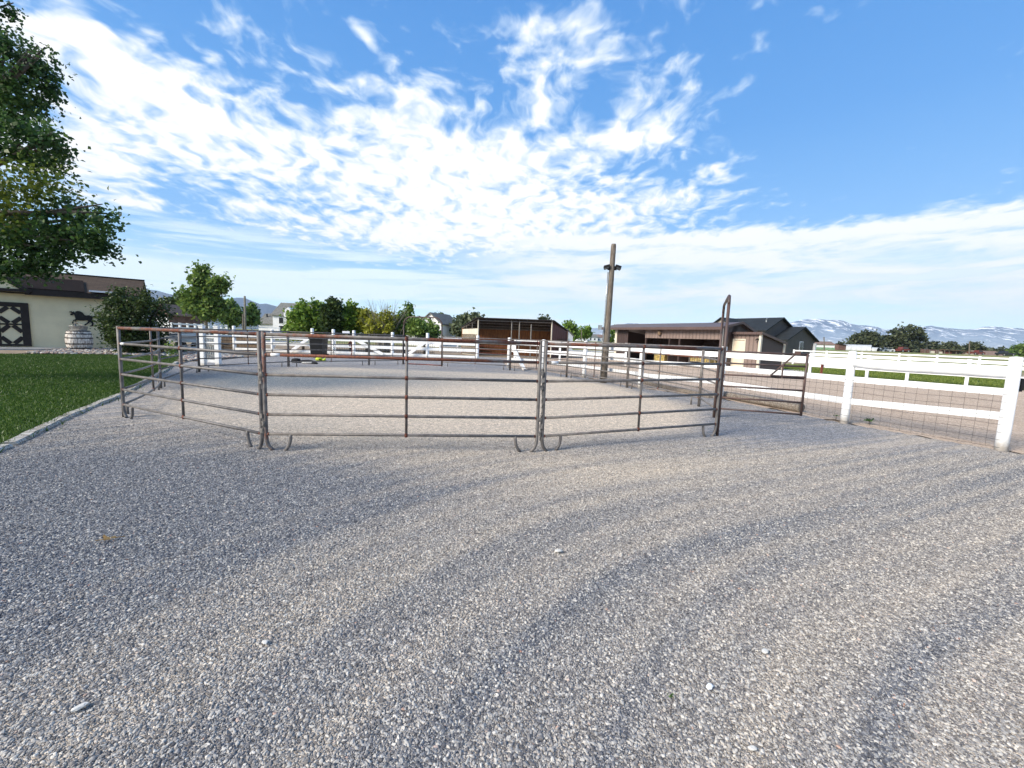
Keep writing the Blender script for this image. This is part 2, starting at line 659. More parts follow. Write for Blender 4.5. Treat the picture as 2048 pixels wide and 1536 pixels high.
def pb(px, py, rx, ry, ang=0.0, amp=1.0):
    a, e = azel(px, py)
    a1, _ = azel(px + rx, py)
    _, e1 = azel(px, py - ry)
    return blob(a, e, abs(a1 - a), abs(e1 - e), ang, amp)


cover = add(
    pb(210, 190, 270, 130, -22, .80),
    pb(420, 240, 220, 80, -22, .32),
    pb(110, 310, 240, 75, -5, .72),
    pb(640, 320, 260, 85, -14, .44),
    pb(860, 300, 210, 75, -4, .86),
    pb(1110, 80, 150, 110, 10, .50),
    pb(800, 175, 140, 60, 10, .40),
    pb(1130, 210, 130, 100, 0, .42),
    pb(1330, 235, 160, 70, 14, .56),
    pb(1260, 285, 130, 40, 0, .45),
    pb(1440, 340, 130, 26, 22, .52),
    pb(1000, 410, 380, 95, 0, .62),
    pb(1060, 470, 300, 50, 0, .35),
    pb(740, 470, 260, 36, 0, .62),
    pb(240, 400, 110, 15, 0, .50),
    pb(480, 405, 60, 10, 0, .45),
    pb(725, 72, 40, 20, -25, .66),
    pb(560, 60, 160, 100, 0, .18),
    pb(1240, 410, 180, 40, 0, .40),
    pb(380, 395, 110, 45, -10, -.55),
    pb(560, 400, 120, 40, -10, -.20),
    pb(860, 90, 120, 60, -15, -.25),
    pb(600, 20, 60, 60, 0, -.2),
    pb(1700, 250, 300, 160, 0, -.6),
)
behind = nt.step(Y, .15, -.25)
cover = add(nt.math('MULTIPLY', cover, nt.math('SUBTRACT', 1.0, behind)), nt.math('MULTIPLY', behind, .30))
body = add(cover, nt.math('MULTIPLY', nt.math('SUBTRACT', n_big, .5), 1.15), nt.math('MULTIPLY', nt.math('SUBTRACT', n_puff, .5), 2.1),
           nt.math('MULTIPLY', nt.math('SUBTRACT', n_fine, .5), .65))
dens = nt.step(body, .10, .96)
# the long bank low on the right, crisp above and fading below
e_a, e_b, e_c = azel(1000, 480), azel(1500, 448), azel(2048, 392)
slope = (e_c[1] - e_b[1]) / (e_c[0] - e_b[0])
top = add(nt.math('MULTIPLY', nt.math('SUBTRACT', az, e_b[0]), slope), e_b[1], nt.math('MULTIPLY', nt.math('SUBTRACT', n_puff, .5), 1.6),
          nt.math('MULTIPLY', nt.math('SUBTRACT', n_big, .5), 3.2), nt.math('MULTIPLY', nt.math('SUBTRACT', n_fine, .5), 1.8))
under = nt.math('SUBTRACT', top, el)
bank = nt.math('MULTIPLY', nt.step(under, -.1, 1.1), nt.step(under, 14.0, 7.5))
bank = nt.math('MULTIPLY', bank, nt.step(az, -16.0, 4.0))
bank = nt.math('MULTIPLY', bank, nt.math('SUBTRACT', 1.0, behind))
# low layers seen edge-on: long flat streaks with clear gaps
hz = nt.node('ShaderNodeCombineXYZ')
nt.put(hz.inputs[0], nt.math('MULTIPLY', az, .030))
nt.put(hz.inputs[1], nt.math('ADD', nt.math('MULTIPLY', el, .40), nt.math('MULTIPLY', az, -.012)))
n_str = nt.noise(hz.outputs[0], 1.25, 7, .62, .35)
hz2 = nt.vmath('ADD', nt.vmath('MULTIPLY', hz.outputs[0], (2.4, 1.1, 1)), (5.2, 1.7, 0))
n_str2 = nt.noise(hz2, 1.3, 6, .6, .5)
veil = nt.math('MULTIPLY', nt.step(el, 15.0, 8.0), nt.step(n_str, .44, .60))
vleft = pb(520, 556, 760, 26, 0, 1.0)
veil = nt.math('ADD', nt.math('MULTIPLY', veil, .95), nt.math('MULTIPLY', vleft, nt.step(n_str2, .1, .5)), clamp=True)
veil = nt.math('MAXIMUM', veil, nt.step(el, 7.0, -1.0, 0.0, .35))
thin = nt.step(nt.math('ADD', n_str2, nt.math('MULTIPLY', nt.math('SUBTRACT', n_puff, .5), .25)), .34, .54)
bank = nt.math('MULTIPLY', bank, nt.math('MAXIMUM', nt.step(under, 3.6, 1.6), nt.math('ADD', nt.math('MULTIPLY', thin, .55), .45)))
cl = nt.math('MAXIMUM', nt.math('MAXIMUM', dens, nt.math('MULTIPLY', bank, .95)), nt.math('MULTIPLY', veil, .92))
# the clear sky itself: the physical sky, with the deep even blue of this day over most of it
grad = nt.ramp(nt.step(el, -2.0, 40.0, smooth=False), [(0.0, (.60, .76, .84)), (.08, (.42, .64, .76)), (.18, (.20, .42, .62)), (.34, (.090, .265, .53)), (.62, (.044, .195, .47)), (1.0, (.026, .15, .41))])
grad = nt.vmath('SCALE', grad, scale=10.0)
clear = nt.mix(.86, sky.outputs[0], grad)
CLOUD = 5.9
shade = nt.math('MAXIMUM', nt.step(nt.math('ADD', body, nt.math('MULTIPLY', n_fine, .3)), .40, 1.1), nt.math('MULTIPLY', bank, nt.step(n_big, .2, .55, .7, 1.0)))
ccol = nt.mix(shade, tuple(CLOUD * c for c in (.72, .82, .99)), tuple(CLOUD * c for c in (1.0, 1.0, 1.0)))
low = nt.step(under, 2.0, 5.0)
low = nt.math('MULTIPLY', low, nt.step(n_str2, .62, .42))
ccol = nt.mix(nt.math('MULTIPLY', nt.math('MULTIPLY', low, bank), .9), ccol, tuple(CLOUD * c for c in (.74, .87, 1.0)))
ccol = nt.mix(nt.math('MULTIPLY', nt.math('SUBTRACT', 1.0, nt.math('MAXIMUM', bank, dens)), .8), ccol, tuple(CLOUD * c for c in (.92, 1.06, 1.1)))
nt.put(bg.inputs['Color'], nt.mix(cl, clear, ccol))
bg.inputs['Strength'].default_value = .1

S.view_settings.view_transform = 'Standard'
S.view_settings.look = 'None'
S.view_settings.exposure = 1.0
S.view_settings.gamma = 1.0
S.render.engine = 'CYCLES'
S.cycles.use_denoising = True
S.cycles.max_bounces = 6
S.cycles.transparent_max_bounces = 8
# ------------------------------------------------------------------ ground
PEN = [gz(*p) for p in ((247, 833), (528, 899), (1078, 902), (1434, 871), (1428, 834), (1398, 812), (1254, 775), (1133, 754), (1020, 740),
                        (883, 732), (807, 728), (738, 730), (577, 733), (398, 744), (322, 776))]
PENXY = np.array([[p.x, p.y] for p in PEN])


def inside(xy, poly):
    x, y = xy[:, 0], xy[:, 1]
    r = np.zeros(len(x), bool)
    n = len(poly)
    for i in range(n):
        x0, y0 = poly[i][:2]
        x1, y1 = poly[(i + 1) % n][:2]
        c = ((y0 > y) != (y1 > y)) & (x < (x1 - x0) * (y - y0) / ((y1 - y0) + 1e-12) + x0)
        r ^= c
    return r


def dist_poly(xy, poly, closed=True):
    d = np.full(len(xy), 1e9)
    n = len(poly)
    for i in range(n if closed else n - 1):
        a = np.array(poly[i][:2])
        b = np.array(poly[(i + 1) % n][:2])
        t = np.clip(((xy - a) @ (b - a)) / ((b - a) @ (b - a)), 0, 1)
        d = np.minimum(d, np.linalg.norm(xy - (a + t[:, None] * (b - a)), axis=1))
    return d


def sstep(x, a, b):
    t = np.clip((x - a) / (b - a), 0, 1)
    return t * t * (3 - 2 * t)


def gauss(d, s):
    return np.exp(-(d / s) ** 2)


TC = np.array([4.5, -1.3])      # the cars turn about this point, then run straight on
TN = np.array([math.cos(R(114)), math.sin(R(114))])


def track_r(xy):
    q = xy - TC
    r = np.linalg.norm(q, axis=1)
    th = np.arctan2(q[:, 1], q[:, 0])
    return np.where(th > R(114), r, np.where(th < R(-60), r, q @ TN))



def dust_at(xy):
    """1 where the gravel is fine, dusty and driven on, 0 where it lies clean and coarse"""
    r = track_r(xy)
    x, y = xy[:, 0], xy[:, 1]
    th = np.arctan2(y - TC[1], x - TC[0])
    wob = np.zeros(len(xy))
    for f_, p_, q_ in ((9.1, 2.1, 3.1), (14.7, 4.0, 5.2), (22.0, 1.2, 4.1), (31.0, 3.3, 2.7)):
        wob += np.sin(f_ * r + p_ + 1.2 * np.sin(q_ * th + p_)) * np.cos(.7 * q_ * th + 2 * p_)
    d = np.full(len(xy), .27) + .10 * wob
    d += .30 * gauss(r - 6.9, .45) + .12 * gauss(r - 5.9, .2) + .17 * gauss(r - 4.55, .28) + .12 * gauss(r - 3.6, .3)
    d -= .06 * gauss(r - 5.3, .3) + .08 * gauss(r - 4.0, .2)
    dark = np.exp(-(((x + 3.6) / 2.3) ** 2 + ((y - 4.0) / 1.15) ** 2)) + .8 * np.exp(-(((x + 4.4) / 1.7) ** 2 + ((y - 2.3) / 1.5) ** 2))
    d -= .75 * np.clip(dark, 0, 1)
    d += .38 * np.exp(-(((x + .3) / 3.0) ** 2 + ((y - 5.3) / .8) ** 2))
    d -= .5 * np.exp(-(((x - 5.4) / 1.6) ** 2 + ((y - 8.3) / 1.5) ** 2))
    ins = inside(xy, PENXY)
    dp = dist_poly(xy, PENXY)
    pen = np.where(ins, sstep(dp, -.1, .9), 0)
    tgt = 1.0 - .85 * sstep(y, 18.2, 19.6) - .8 * sstep(-x, 8.8, 10.4) * sstep(y, 10, 13)
    d = d * (1 - pen) + np.clip(tgt, .1, 1) * pen
    out = (~ins) & (y > 12)
    d = np.where(out, .1 + 0 * d, d)
    return np.clip(d, 0, 1)


def grid(name, x0, x1, y0, y1, step, z, mat, keep=None, attr=None, bumpf=None):
    xs = np.arange(x0, x1 + 1e-6, step)
    ys = np.arange(y0, y1 + 1e-6, step)
    gx, gy = np.meshgrid(xs, ys)
    V = np.stack([gx.ravel(), gy.ravel(), np.full(gx.size, z)], 1)
    if bumpf is not None:
        V[:, 2] += bumpf(V[:, :2])
    nx, ny = len(xs), len(ys)
    i = np.arange((nx - 1) * (ny - 1))
    r, c = i // (nx - 1), i % (nx - 1)
    a = r * nx + c
    F = np.stack([a, a + 1, a + nx + 1, a + nx], 1)
    if keep is not None:
        cen = V[F].mean(1)[:, :2]
        F = F[keep(cen)]
        used = np.unique(F)
        rm = -np.ones(len(V), int)
        rm[used] = np.arange(len(used))
        V, F = V[used], rm[F]
    o = np_mesh(name, V, F, mat)
    if attr is not None:
        at_ = o.data.attributes.new('dust', 'FLOAT', 'POINT')
        at_.data.foreach_set('value', attr(V[:, :2]).astype(np.float32))
        a2 = o.data.attributes.new('track', 'FLOAT', 'POINT')
        a2.data.foreach_set('value', track_r(V[:, :2]).astype(np.float32))
    return o


def gravelmat(name, slate, tan, base_scale=92.0):
    m, nt, b = newmat(name)
    g = nt.node('ShaderNodeNewGeometry').outputs['Position']
    at_ = nt.node('ShaderNodeAttribute', attribute_name='dust').outputs['Fac']
    # breakup, drawn out along the wheel tracks
    c = nt.vmath('SUBTRACT', g, (TC[0], TC[1], 0))
    rr = nt.vmath('LENGTH', c)
    s = nt.node('ShaderNodeSeparateXYZ')
    nt.put(s.inputs[0], c)
    ang = nt.math('ARCTAN2', s.outputs[1], s.outputs[0])
    tr_ = nt.node('ShaderNodeAttribute', attribute_name='track').outputs['Fac']
    pc = nt.node('ShaderNodeCombineXYZ')
    nt.put(pc.inputs[0], nt.math('MULTIPLY', tr_, 5.5))
    nt.put(pc.inputs[1], nt.math('MULTIPLY', s.outputs[0], .25))
    arc = nt.noise(pc.outputs[0], 1.0, 4, .6)
    patch = nt.noise(g, 1.1, 5, .6)
    d = nt.math('ADD', at_, nt.math('ADD', nt.math('MULTIPLY', nt.math('SUBTRACT', arc, .5), .75), nt.math('MULTIPLY', nt.math('SUBTRACT', patch, .5), .55)), clamp=True)
    v1 = nt.node('ShaderNodeTexVoronoi')
    nt.put(v1.inputs['Vector'], g)
    v1.inputs['Scale'].default_value = base_scale
    v2 = nt.node('ShaderNodeTexVoronoi')
    nt.put(v2.inputs['Vector'], g)
    v2.inputs['Scale'].default_value = base_scale * 2.1
    sc = nt.node('ShaderNodeSeparateXYZ')
    nt.put(sc.inputs[0], v1.outputs['Color'])
    sc2 = nt.node('ShaderNodeSeparateXYZ')
    nt.put(sc2.inputs[0], v2.outputs['Color'])
    rnd = nt.math('ADD', nt.math('MULTIPLY', sc.outputs[0], .6), nt.math('MULTIPLY', sc2.outputs[1], .4))
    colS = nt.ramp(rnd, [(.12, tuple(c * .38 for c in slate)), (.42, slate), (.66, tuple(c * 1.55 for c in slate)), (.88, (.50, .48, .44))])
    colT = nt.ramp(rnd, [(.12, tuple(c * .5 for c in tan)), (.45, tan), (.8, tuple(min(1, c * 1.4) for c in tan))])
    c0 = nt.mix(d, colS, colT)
    cl1 = nt.noise(g, 9.0, 4, .7)
    cl2 = nt.noise(g, 26.0, 3, .7)
    mod = nt.math('MULTIPLY', nt.step(cl1, .30, .70, .74, 1.22, smooth=False), nt.step(cl2, .32, .68, .66, 1.34, smooth=False))
    nt.put(b.inputs['Base Color'], nt.vmath('SCALE', c0, scale=mod))
    b.inputs['Roughness'].default_value = .85
    b.inputs['Specular IOR Level'].default_value = .25
    h = nt.math('ADD', nt.math('MULTIPLY', v1.outputs['Distance'], -1.0), nt.math('MULTIPLY', v2.outputs['Distance'], -.45))
    nt.put(b.inputs['Normal'], nt.bump(h, .9, .012))
    return m


gravelmat('gravel_mat', (.175, .182, .200), (.58, .485, .375))


def yard_relief(xy):
    r = track_r(xy)
    z = (.010 * np.sin(r * 6.3 + .6) + .006 * np.sin(r * 15.2 + .8 * np.sin(xy[:, 0])) + .005 * np.sin(r * 24.7 + 1.1 * np.sin(.8 * xy[:, 0] + 2))) * gauss(r - 5.6, 2.2) + .008 * np.sin(xy[:, 0] * 2.1 + np.sin(xy[:, 1] * 1.3)) * np.sin(xy[:, 1] * 1.7 + 1)
    return z * sstep(-dist_poly(xy, PENXY), -2, -.3) - .008


FENCE = [gz(*p) for p in ((2002, 900), (1688, 846), (1440, 797), (1280, 776), (1168, 755), (1085, 742), (1017, 735))]
FX = np.array([[p.x, p.y] for p in FENCE])
F_ext = np.vstack([[FX[0] + (FX[0] - FX[1]) * 4], FX])
ARENA = np.vstack([F_ext[:1] + [[.05, 0]], F_ext[1:], [[-1, 31], [8, 41], [15.2, 28.9], [17.0, 27.6], [20.9, 23.4], [24.2, 18.6], [27, 6], [27, -3]]])
LAWN = [gz(*p) for p in ((0, 893), (120, 835), (235, 790), (330, 738))]
LAWN = [(LAWN[0].x + 1.45, LAWN[0].y - 3.1)] + [(p.x, p.y) for p in LAWN] + [(-18.0, 22.2), (-21.9, 21.6), (-24.5, 19.9), (-30.5, 18.6), (-36, 14), (-34, 2), (-14, .5)]

m, g_, b_ = newmat('earth_mat')
ps = g_.node('ShaderNodeNewGeometry').outputs['Position']
far = g_.step(g_.vmath('LENGTH', ps), 45, 75)
n1 = g_.noise(ps, .09, 5, .6)
n2 = g_.noise(ps, 1.4, 6, .65)
near = g_.mix(g_.step(n2, .38, .64), (.30, .24, .18), (.21, .165, .12))
pas = g_.mix(g_.step(n1, .40, .58), (.27, .245, .10), (.15, .185, .065))
pas = g_.mix(g_.step(g_.noise(ps, .5, 5), .5, .7), pas, (.33, .28, .15))
g_.put(b_.inputs['Base Color'], g_.mix(far, near, pas))
b_.inputs['Roughness'].default_value = .95
b_.inputs['Specular IOR Level'].default_value = .1
g_.put(b_.inputs['Normal'], g_.bump(g_.noise(ps, 9, 5), .5, .05))

ring = [0, 15, 30, 60, 70, 80, 90, 100, 110, 120, 130, 145, 300, 800, 2000, 5000, 6200]
V, Fq = [(0, 0, -.035)], []
for r_ in ring[1:]:
    for k in range(48):
        V.append((r_ * math.cos(k * math.pi / 24), r_ * math.sin(k * math.pi / 24), -.035 + rise(r_, 0)))
for i in range(len(ring) - 2):
    for k in range(48):
        a = 1 + i * 48
        Fq.append((a + k, a + 48 + k, a + 48 + (k + 1) % 48, a + (k + 1) % 48))
mb = MB()
mb.add(V, Fq + [(0, 1 + k, 1 + (k + 1) % 48) for k in range(48)])
tag(mb.build('ground', 'earth_mat'), kind='structure')

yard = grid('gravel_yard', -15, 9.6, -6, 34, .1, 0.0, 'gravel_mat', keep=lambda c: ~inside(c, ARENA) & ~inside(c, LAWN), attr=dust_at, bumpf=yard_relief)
tag(yard, kind='structure')

m, g_, b_ = newmat('sand_mat')
ps = g_.node('ShaderNodeNewGeometry').outputs['Position']
rk = g_.noise(g_.vmath('MULTIPLY', ps, (2.6, .5, 1)), 1.5, 5, .6, .4)
gr = g_.noise(ps, 30, 4, .7)
c = g_.mix(g_.step(rk, .35, .66), (.62, .49, .375), (.52, .40, .30))
c = g_.mix(g_.step(gr, .42, .66), c, (.25, .19, .14))
g_.put(b_.inputs['Base Color'], c)
b_.inputs['Roughness'].default_value = .95
b_.inputs['Specular IOR Level'].default_value = .1
g_.put(b_.inputs['Normal'], g_.bump(g_.math('ADD', gr, g_.math('MULTIPLY', rk, 2.0)), .8, .03))
tag(grid('arena_sand', -2, 31, -4, 42, .5, -.012, 'sand_mat', keep=lambda c: inside(c, ARENA)), kind='structure')


def sheet(name, pts, z, mat, kind='structure', thick=0):
    mb = MB()
    if thick:
        mb.prism([(p[0], p[1], z - thick) for p in pts], (0, 0, thick))
    else:
        mb.add([(p[0], p[1], z) for p in pts], [tuple(range(len(pts)))])
    o = mb.build(name, mat)
    return tag(o, kind=kind)


m, g_, b_ = newmat('lawn_mat')
ps = g_.node('ShaderNodeNewGeometry').outputs['Position']
g_.put(b_.inputs['Base Color'], g_.mix(g_.step(g_.noise(ps, 2.2, 5), .35, .66), (.045, .080, .016), (.075, .12, .022)))
b_.inputs['Roughness'].default_value = .95
b_.inputs['Specular IOR Level'].default_value = .1
g_.put(b_.inputs['Normal'], g_.bump(g_.noise(ps, 60, 4), .9, .03))
sheet('lawn', LAWN, -.004, 'lawn_mat')
FIELD = [(20.6, 24.2), (24.6, 19.4), (30, 12), (44, 14), (40, 27), (30, 41), (23, 41), (19.8, 33)]
sheet('far_lawn', FIELD, -.02, 'lawn_mat')
sheet('shed_apron', [(8.2, 40.2), (15.0, 29.0), (16.4, 27.7), (17.4, 27.6), (20.4, 28.4), (22, 30.8), (17, 34), (10.5, 44)], -.006, 'concrete_pale')

# blades of grass standing on both lawns
def blades(name, poly, n, h, mat, z, seedbox, dens=None):
    lo, hi = np.min(np.array(poly), 0), np.max(np.array(poly), 0)
    lo, hi = np.maximum(lo, seedbox[0]), np.minimum(hi, seedbox[1])
    P = RNG.uniform(lo, hi, size=(n, 2))
    P = P[inside(P, poly)]
    k = len(P)
    a = RNG.uniform(0, 2 * np.pi, k)
    hh = h * RNG.uniform(.5, 1.35, k)
    wdt = .006 + .004 * RNG.random(k) + P[:, 1] * .0004
    lean = RNG.normal(0, .35, size=(k, 2)) * hh[:, None]
    dx = np.stack([np.cos(a), np.sin(a)], 1) * wdt[:, None]
    z0 = np.full((k, 1), z)
    V = np.stack([np.hstack([P - dx, z0]), np.hstack([P + dx, z0]), np.hstack([P + lean, z0 + hh[:, None]])], 1).reshape(-1, 3)
    return tag(np_mesh(name, V, np.arange(3 * k).reshape(-1, 3), mat), kind='stuff')


leafmat('grass_mat', (.034, .074, .011), (.056, .114, .015), (.080, .140, .021), .3)
leafmat('field_mat', (.09, .135, .024), (.16, .21, .034), (.24, .27, .06), .3)
blades('grass', LAWN, 300000, .042, 'grass_mat', -.004, ((-27, 2.5), (-5, 23)))
def edge_blades(poly, n):
    P = []
    for a, b in zip(poly[:5], poly[1:6]):
        a, b = np.array(a[:2]), np.array(b[:2])
        k = int(n * np.linalg.norm(b - a) / 22)
        t = RNG.random(k)[:, None]
        nn = np.array([(b - a)[1], -(b - a)[0]]) / np.linalg.norm(b - a)
        amp = np.abs(np.sin(t * 41) + np.sin(t * 97 + 1)) * .05
        P.append(a + (b - a) * t + nn * RNG.normal(0, 1, (k, 1)) * (.02 + amp))
    P = np.vstack(P)
    k = len(P)
    a = RNG.uniform(0, 2 * np.pi, k)
    h = .07 * RNG.uniform(.5, 1.4, k)
    dx = np.stack([np.cos(a), np.sin(a)], 1) * .008
    lean = RNG.normal(0, .6, (k, 2)) * h[:, None]
    z0 = np.full((k, 1), .0)
    V = np.stack([np.hstack([P - dx, z0]), np.hstack([P + dx, z0]), np.hstack([P + lean, h[:, None]])], 1).reshape(-1, 3)
    return tag(np_mesh('edge_grass', V, np.arange(3 * k).reshape(-1, 3), 'grass_mat'), kind='stuff')


edge_blades([LAWN[0]] + list(LAWN[1:6]), 6000)
blades('field_grass', FIELD, 60000, .10, 'field_mat', -.02, ((18, 12), (45, 45)))

# loose stones lying on the gravel close by
def stones():
    mb = MB()
    xs = np.linspace(-7.5, 8.5, 267)
    ys = np.linspace(.7, 7.2, 109)
    V = np.array([(x, y, .002) for y in ys for x in xs])
    V[:, 2] += yard_relief(V[:, :2])
    nx = len(xs)
    F = np.array([(r * nx + c, r * nx + c + 1, (r + 1) * nx + c + 1, (r + 1) * nx + c) for r in range(len(ys) - 1) for c in range(nx - 1)])
    cen = V[F].mean(1)
    F = F[~inside(cen[:, :2], ARENA) & ~inside(cen[:, :2], LAWN) & (np.abs(cen[:, 0]) < 1.6 * cen[:, 1] + 1.0)]
    m, nt, b = newmat('stone_mat')
    rnd = nt.node('ShaderNodeObjectInfo').outputs['Random']
    dst = nt.node('ShaderNodeAttribute', attribute_name='sdust', attribute_type='INSTANCER').outputs['Fac']
    slate = nt.ramp(rnd, [(0, (.040, .044, .056)), (.33, (.115, .122, .140)), (.60, (.235, .238, .245)), (.80, (.39, .382, .36)), (.92, (.50, .475, .425)), (.985, (.64, .61, .56)), (1, (.34, .15, .09))])
    tan = nt.ramp(rnd, [(0, (.17, .15, .13)), (.3, (.40, .35, .285)), (.65, (.60, .53, .43)), (1, (.74, .68, .58))])
    tex = nt.noise(nt.node('ShaderNodeTexCoord').outputs['Object'], 2.4, 3)
    col = nt.mix(nt.math('MULTIPLY', dst, 1.0, clamp=True), slate, tan)
    nt.put(b.inputs['Base Color'], nt.mix(nt.step(tex, .35, .7, 0.0, .35), col, (.12, .12, .13)))
    b.inputs['Roughness'].default_value = .8
    b.inputs['Specular IOR Level'].default_value = .3
    o = np_mesh('gravel', V, F, 'stone_mat')
    tag(o, kind='stuff')
    da = o.data.attributes.new('dust', 'FLOAT', 'POINT')
    da.data.foreach_set('value', dust_at(V[:, :2]).astype(np.float32))
    de = o.data.attributes.new('dens', 'FLOAT', 'POINT')
    dd = np.clip(24000 * (1.9 / np.maximum(V[:, 1], 1.3)) ** 1.25, 2200, 26000) * (1 - .35 * dust_at(V[:, :2]))
    dd *= sstep(7.2 - V[:, 1], 0, 1.2)
    de.data.foreach_set('value', dd.astype(np.float32))
    ng = bpy.data.node_groups.new('scatter_stones', 'GeometryNodeTree')
    ng.interface.new_socket('Geometry', in_out='INPUT', socket_type='NodeSocketGeometry')
    ng.interface.new_socket('Geometry', in_out='OUTPUT', socket_type='NodeSocketGeometry')
    N, L = ng.nodes, ng.links
    gi, go = N.new('NodeGroupInput'), N.new('NodeGroupOutput')
    dp = N.new('GeometryNodeDistributePointsOnFaces')
    L.new(gi.outputs[0], dp.inputs['Mesh'])
    na = N.new('GeometryNodeInputNamedAttribute')
    na.data_type = 'FLOAT'
    na.inputs['Name'].default_value = 'dens'
    L.new(na.outputs[0], dp.inputs['Density'])
    nd = N.new('GeometryNodeInputNamedAttribute')
    nd.data_type = 'FLOAT'
    nd.inputs['Name'].default_value = 'dust'
    g2i = N.new('GeometryNodeGeometryToInstance')
    for k in range(5):
        ico = N.new('GeometryNodeMeshIcoSphere')
        ico.inputs['Radius'].default_value = 1
        ico.inputs['Subdivisions'].default_value = 2
        sp_ = N.new('GeometryNodeSetPosition')
        nz = N.new('ShaderNodeTexNoise')
        nz.noise_dimensions = '4D'
        nz.inputs['W'].default_value = 3.7 * k + 1
        nz.inputs['Scale'].default_value = .9
        nz.inputs['Detail'].default_value = 1
        sub = N.new('ShaderNodeVectorMath')
        sub.operation = 'SUBTRACT'
        L.new(nz.outputs['Color'], sub.inputs[0])
        sub.inputs[1].default_value = (.5, .5, .5)
        scl = N.new('ShaderNodeVectorMath')
        scl.operation = 'SCALE'
        L.new(sub.outputs[0], scl.inputs[0])
        scl.inputs['Scale'].default_value = 1.7
        L.new(ico.outputs['Mesh'], sp_.inputs['Geometry'])
        L.new(scl.outputs[0], sp_.inputs['Offset'])
        sm = N.new('GeometryNodeSetMaterial')
        sm.inputs['Material'].default_value = m
        L.new(sp_.outputs[0], sm.inputs['Geometry'])
        ss = N.new('GeometryNodeSetShadeSmooth')
        ss.inputs['Shade Smooth'].default_value = False
        L.new(sm.outputs[0], ss.inputs[0])
        L.new(ss.outputs[0], g2i.inputs[0])
    iop = N.new('GeometryNodeInstanceOnPoints')
    L.new(dp.outputs['Points'], iop.inputs['Points'])
    L.new(g2i.outputs[0], iop.inputs['Instance'])
    iop.inputs['Pick Instance'].default_value = True

    def rv(dt, lo, hi, seed):
        r = N.new('FunctionNodeRandomValue')
        r.data_type = dt
        r.inputs['Seed'].default_value = seed
        for s in r.inputs:
            if s.enabled and s.name == 'Min':
                s.default_value = lo
            if s.enabled and s.name == 'Max':
                s.default_value = hi
        return next(s for s in r.outputs if s.enabled)
    L.new(rv('INT', 0, 4, 3), iop.inputs['Instance Index'])
    L.new(rv('FLOAT_VECTOR', (-.35, -.35, 0), (.35, .35, 6.283), 5), iop.inputs['Rotation'])
    # many small, few large
    pw = N.new('ShaderNodeMath')
    pw.operation = 'POWER'
    L.new(rv('FLOAT', 0.0, 1.0, 9), pw.inputs[0])
    pw.inputs[1].default_value = 4.0
    ml = N.new('ShaderNodeMath')
    ml.operation = 'MULTIPLY_ADD'
    L.new(pw.outputs[0], ml.inputs[0])
    ml.inputs[1].default_value = .0064
    ml.inputs[2].default_value = .0021
    sv = N.new('ShaderNodeVectorMath')
    sv.operation = 'SCALE'
    L.new(rv('FLOAT_VECTOR', (.9, .65, .42), (1.45, 1.05, .75), 12), sv.inputs[0])
    L.new(ml.outputs[0], sv.inputs['Scale'])
    L.new(sv.outputs[0], iop.inputs['Scale'])
    cap = N.new('GeometryNodeCaptureAttribute')
    st = N.new('GeometryNodeStoreNamedAttribute')
    st.data_type = 'FLOAT'
    st.domain = 'INSTANCE'
    st.inputs['Name'].default_value = 'sdust'
    L.new(iop.outputs[0], st.inputs['Geometry'])
    vs = next(s for s in st.inputs if s.name == 'Value' and s.enabled)
    L.new(nd.outputs[0], vs)
    N.remove(cap)
    L.new(st.outputs[0], go.inputs[0])
    md = o.modifiers.new('scatter', 'NODES')
    md.node_group = ng
    return o


stones()


# ------------------------------------------------------------------ the round pen
PH = 1.575
RZ = [.215, .48, .745, 1.01, 1.275, 1.54]


def arcpts(c, r, a0, a1, n, ux, uz):
    return [Vector(c) + Vector(ux) * (r * math.cos(a0 + (a1 - a0) * i / n)) + Vector(uz) * (r * math.sin(a0 + (a1 - a0) * i / n)) for i in range(n + 1)]


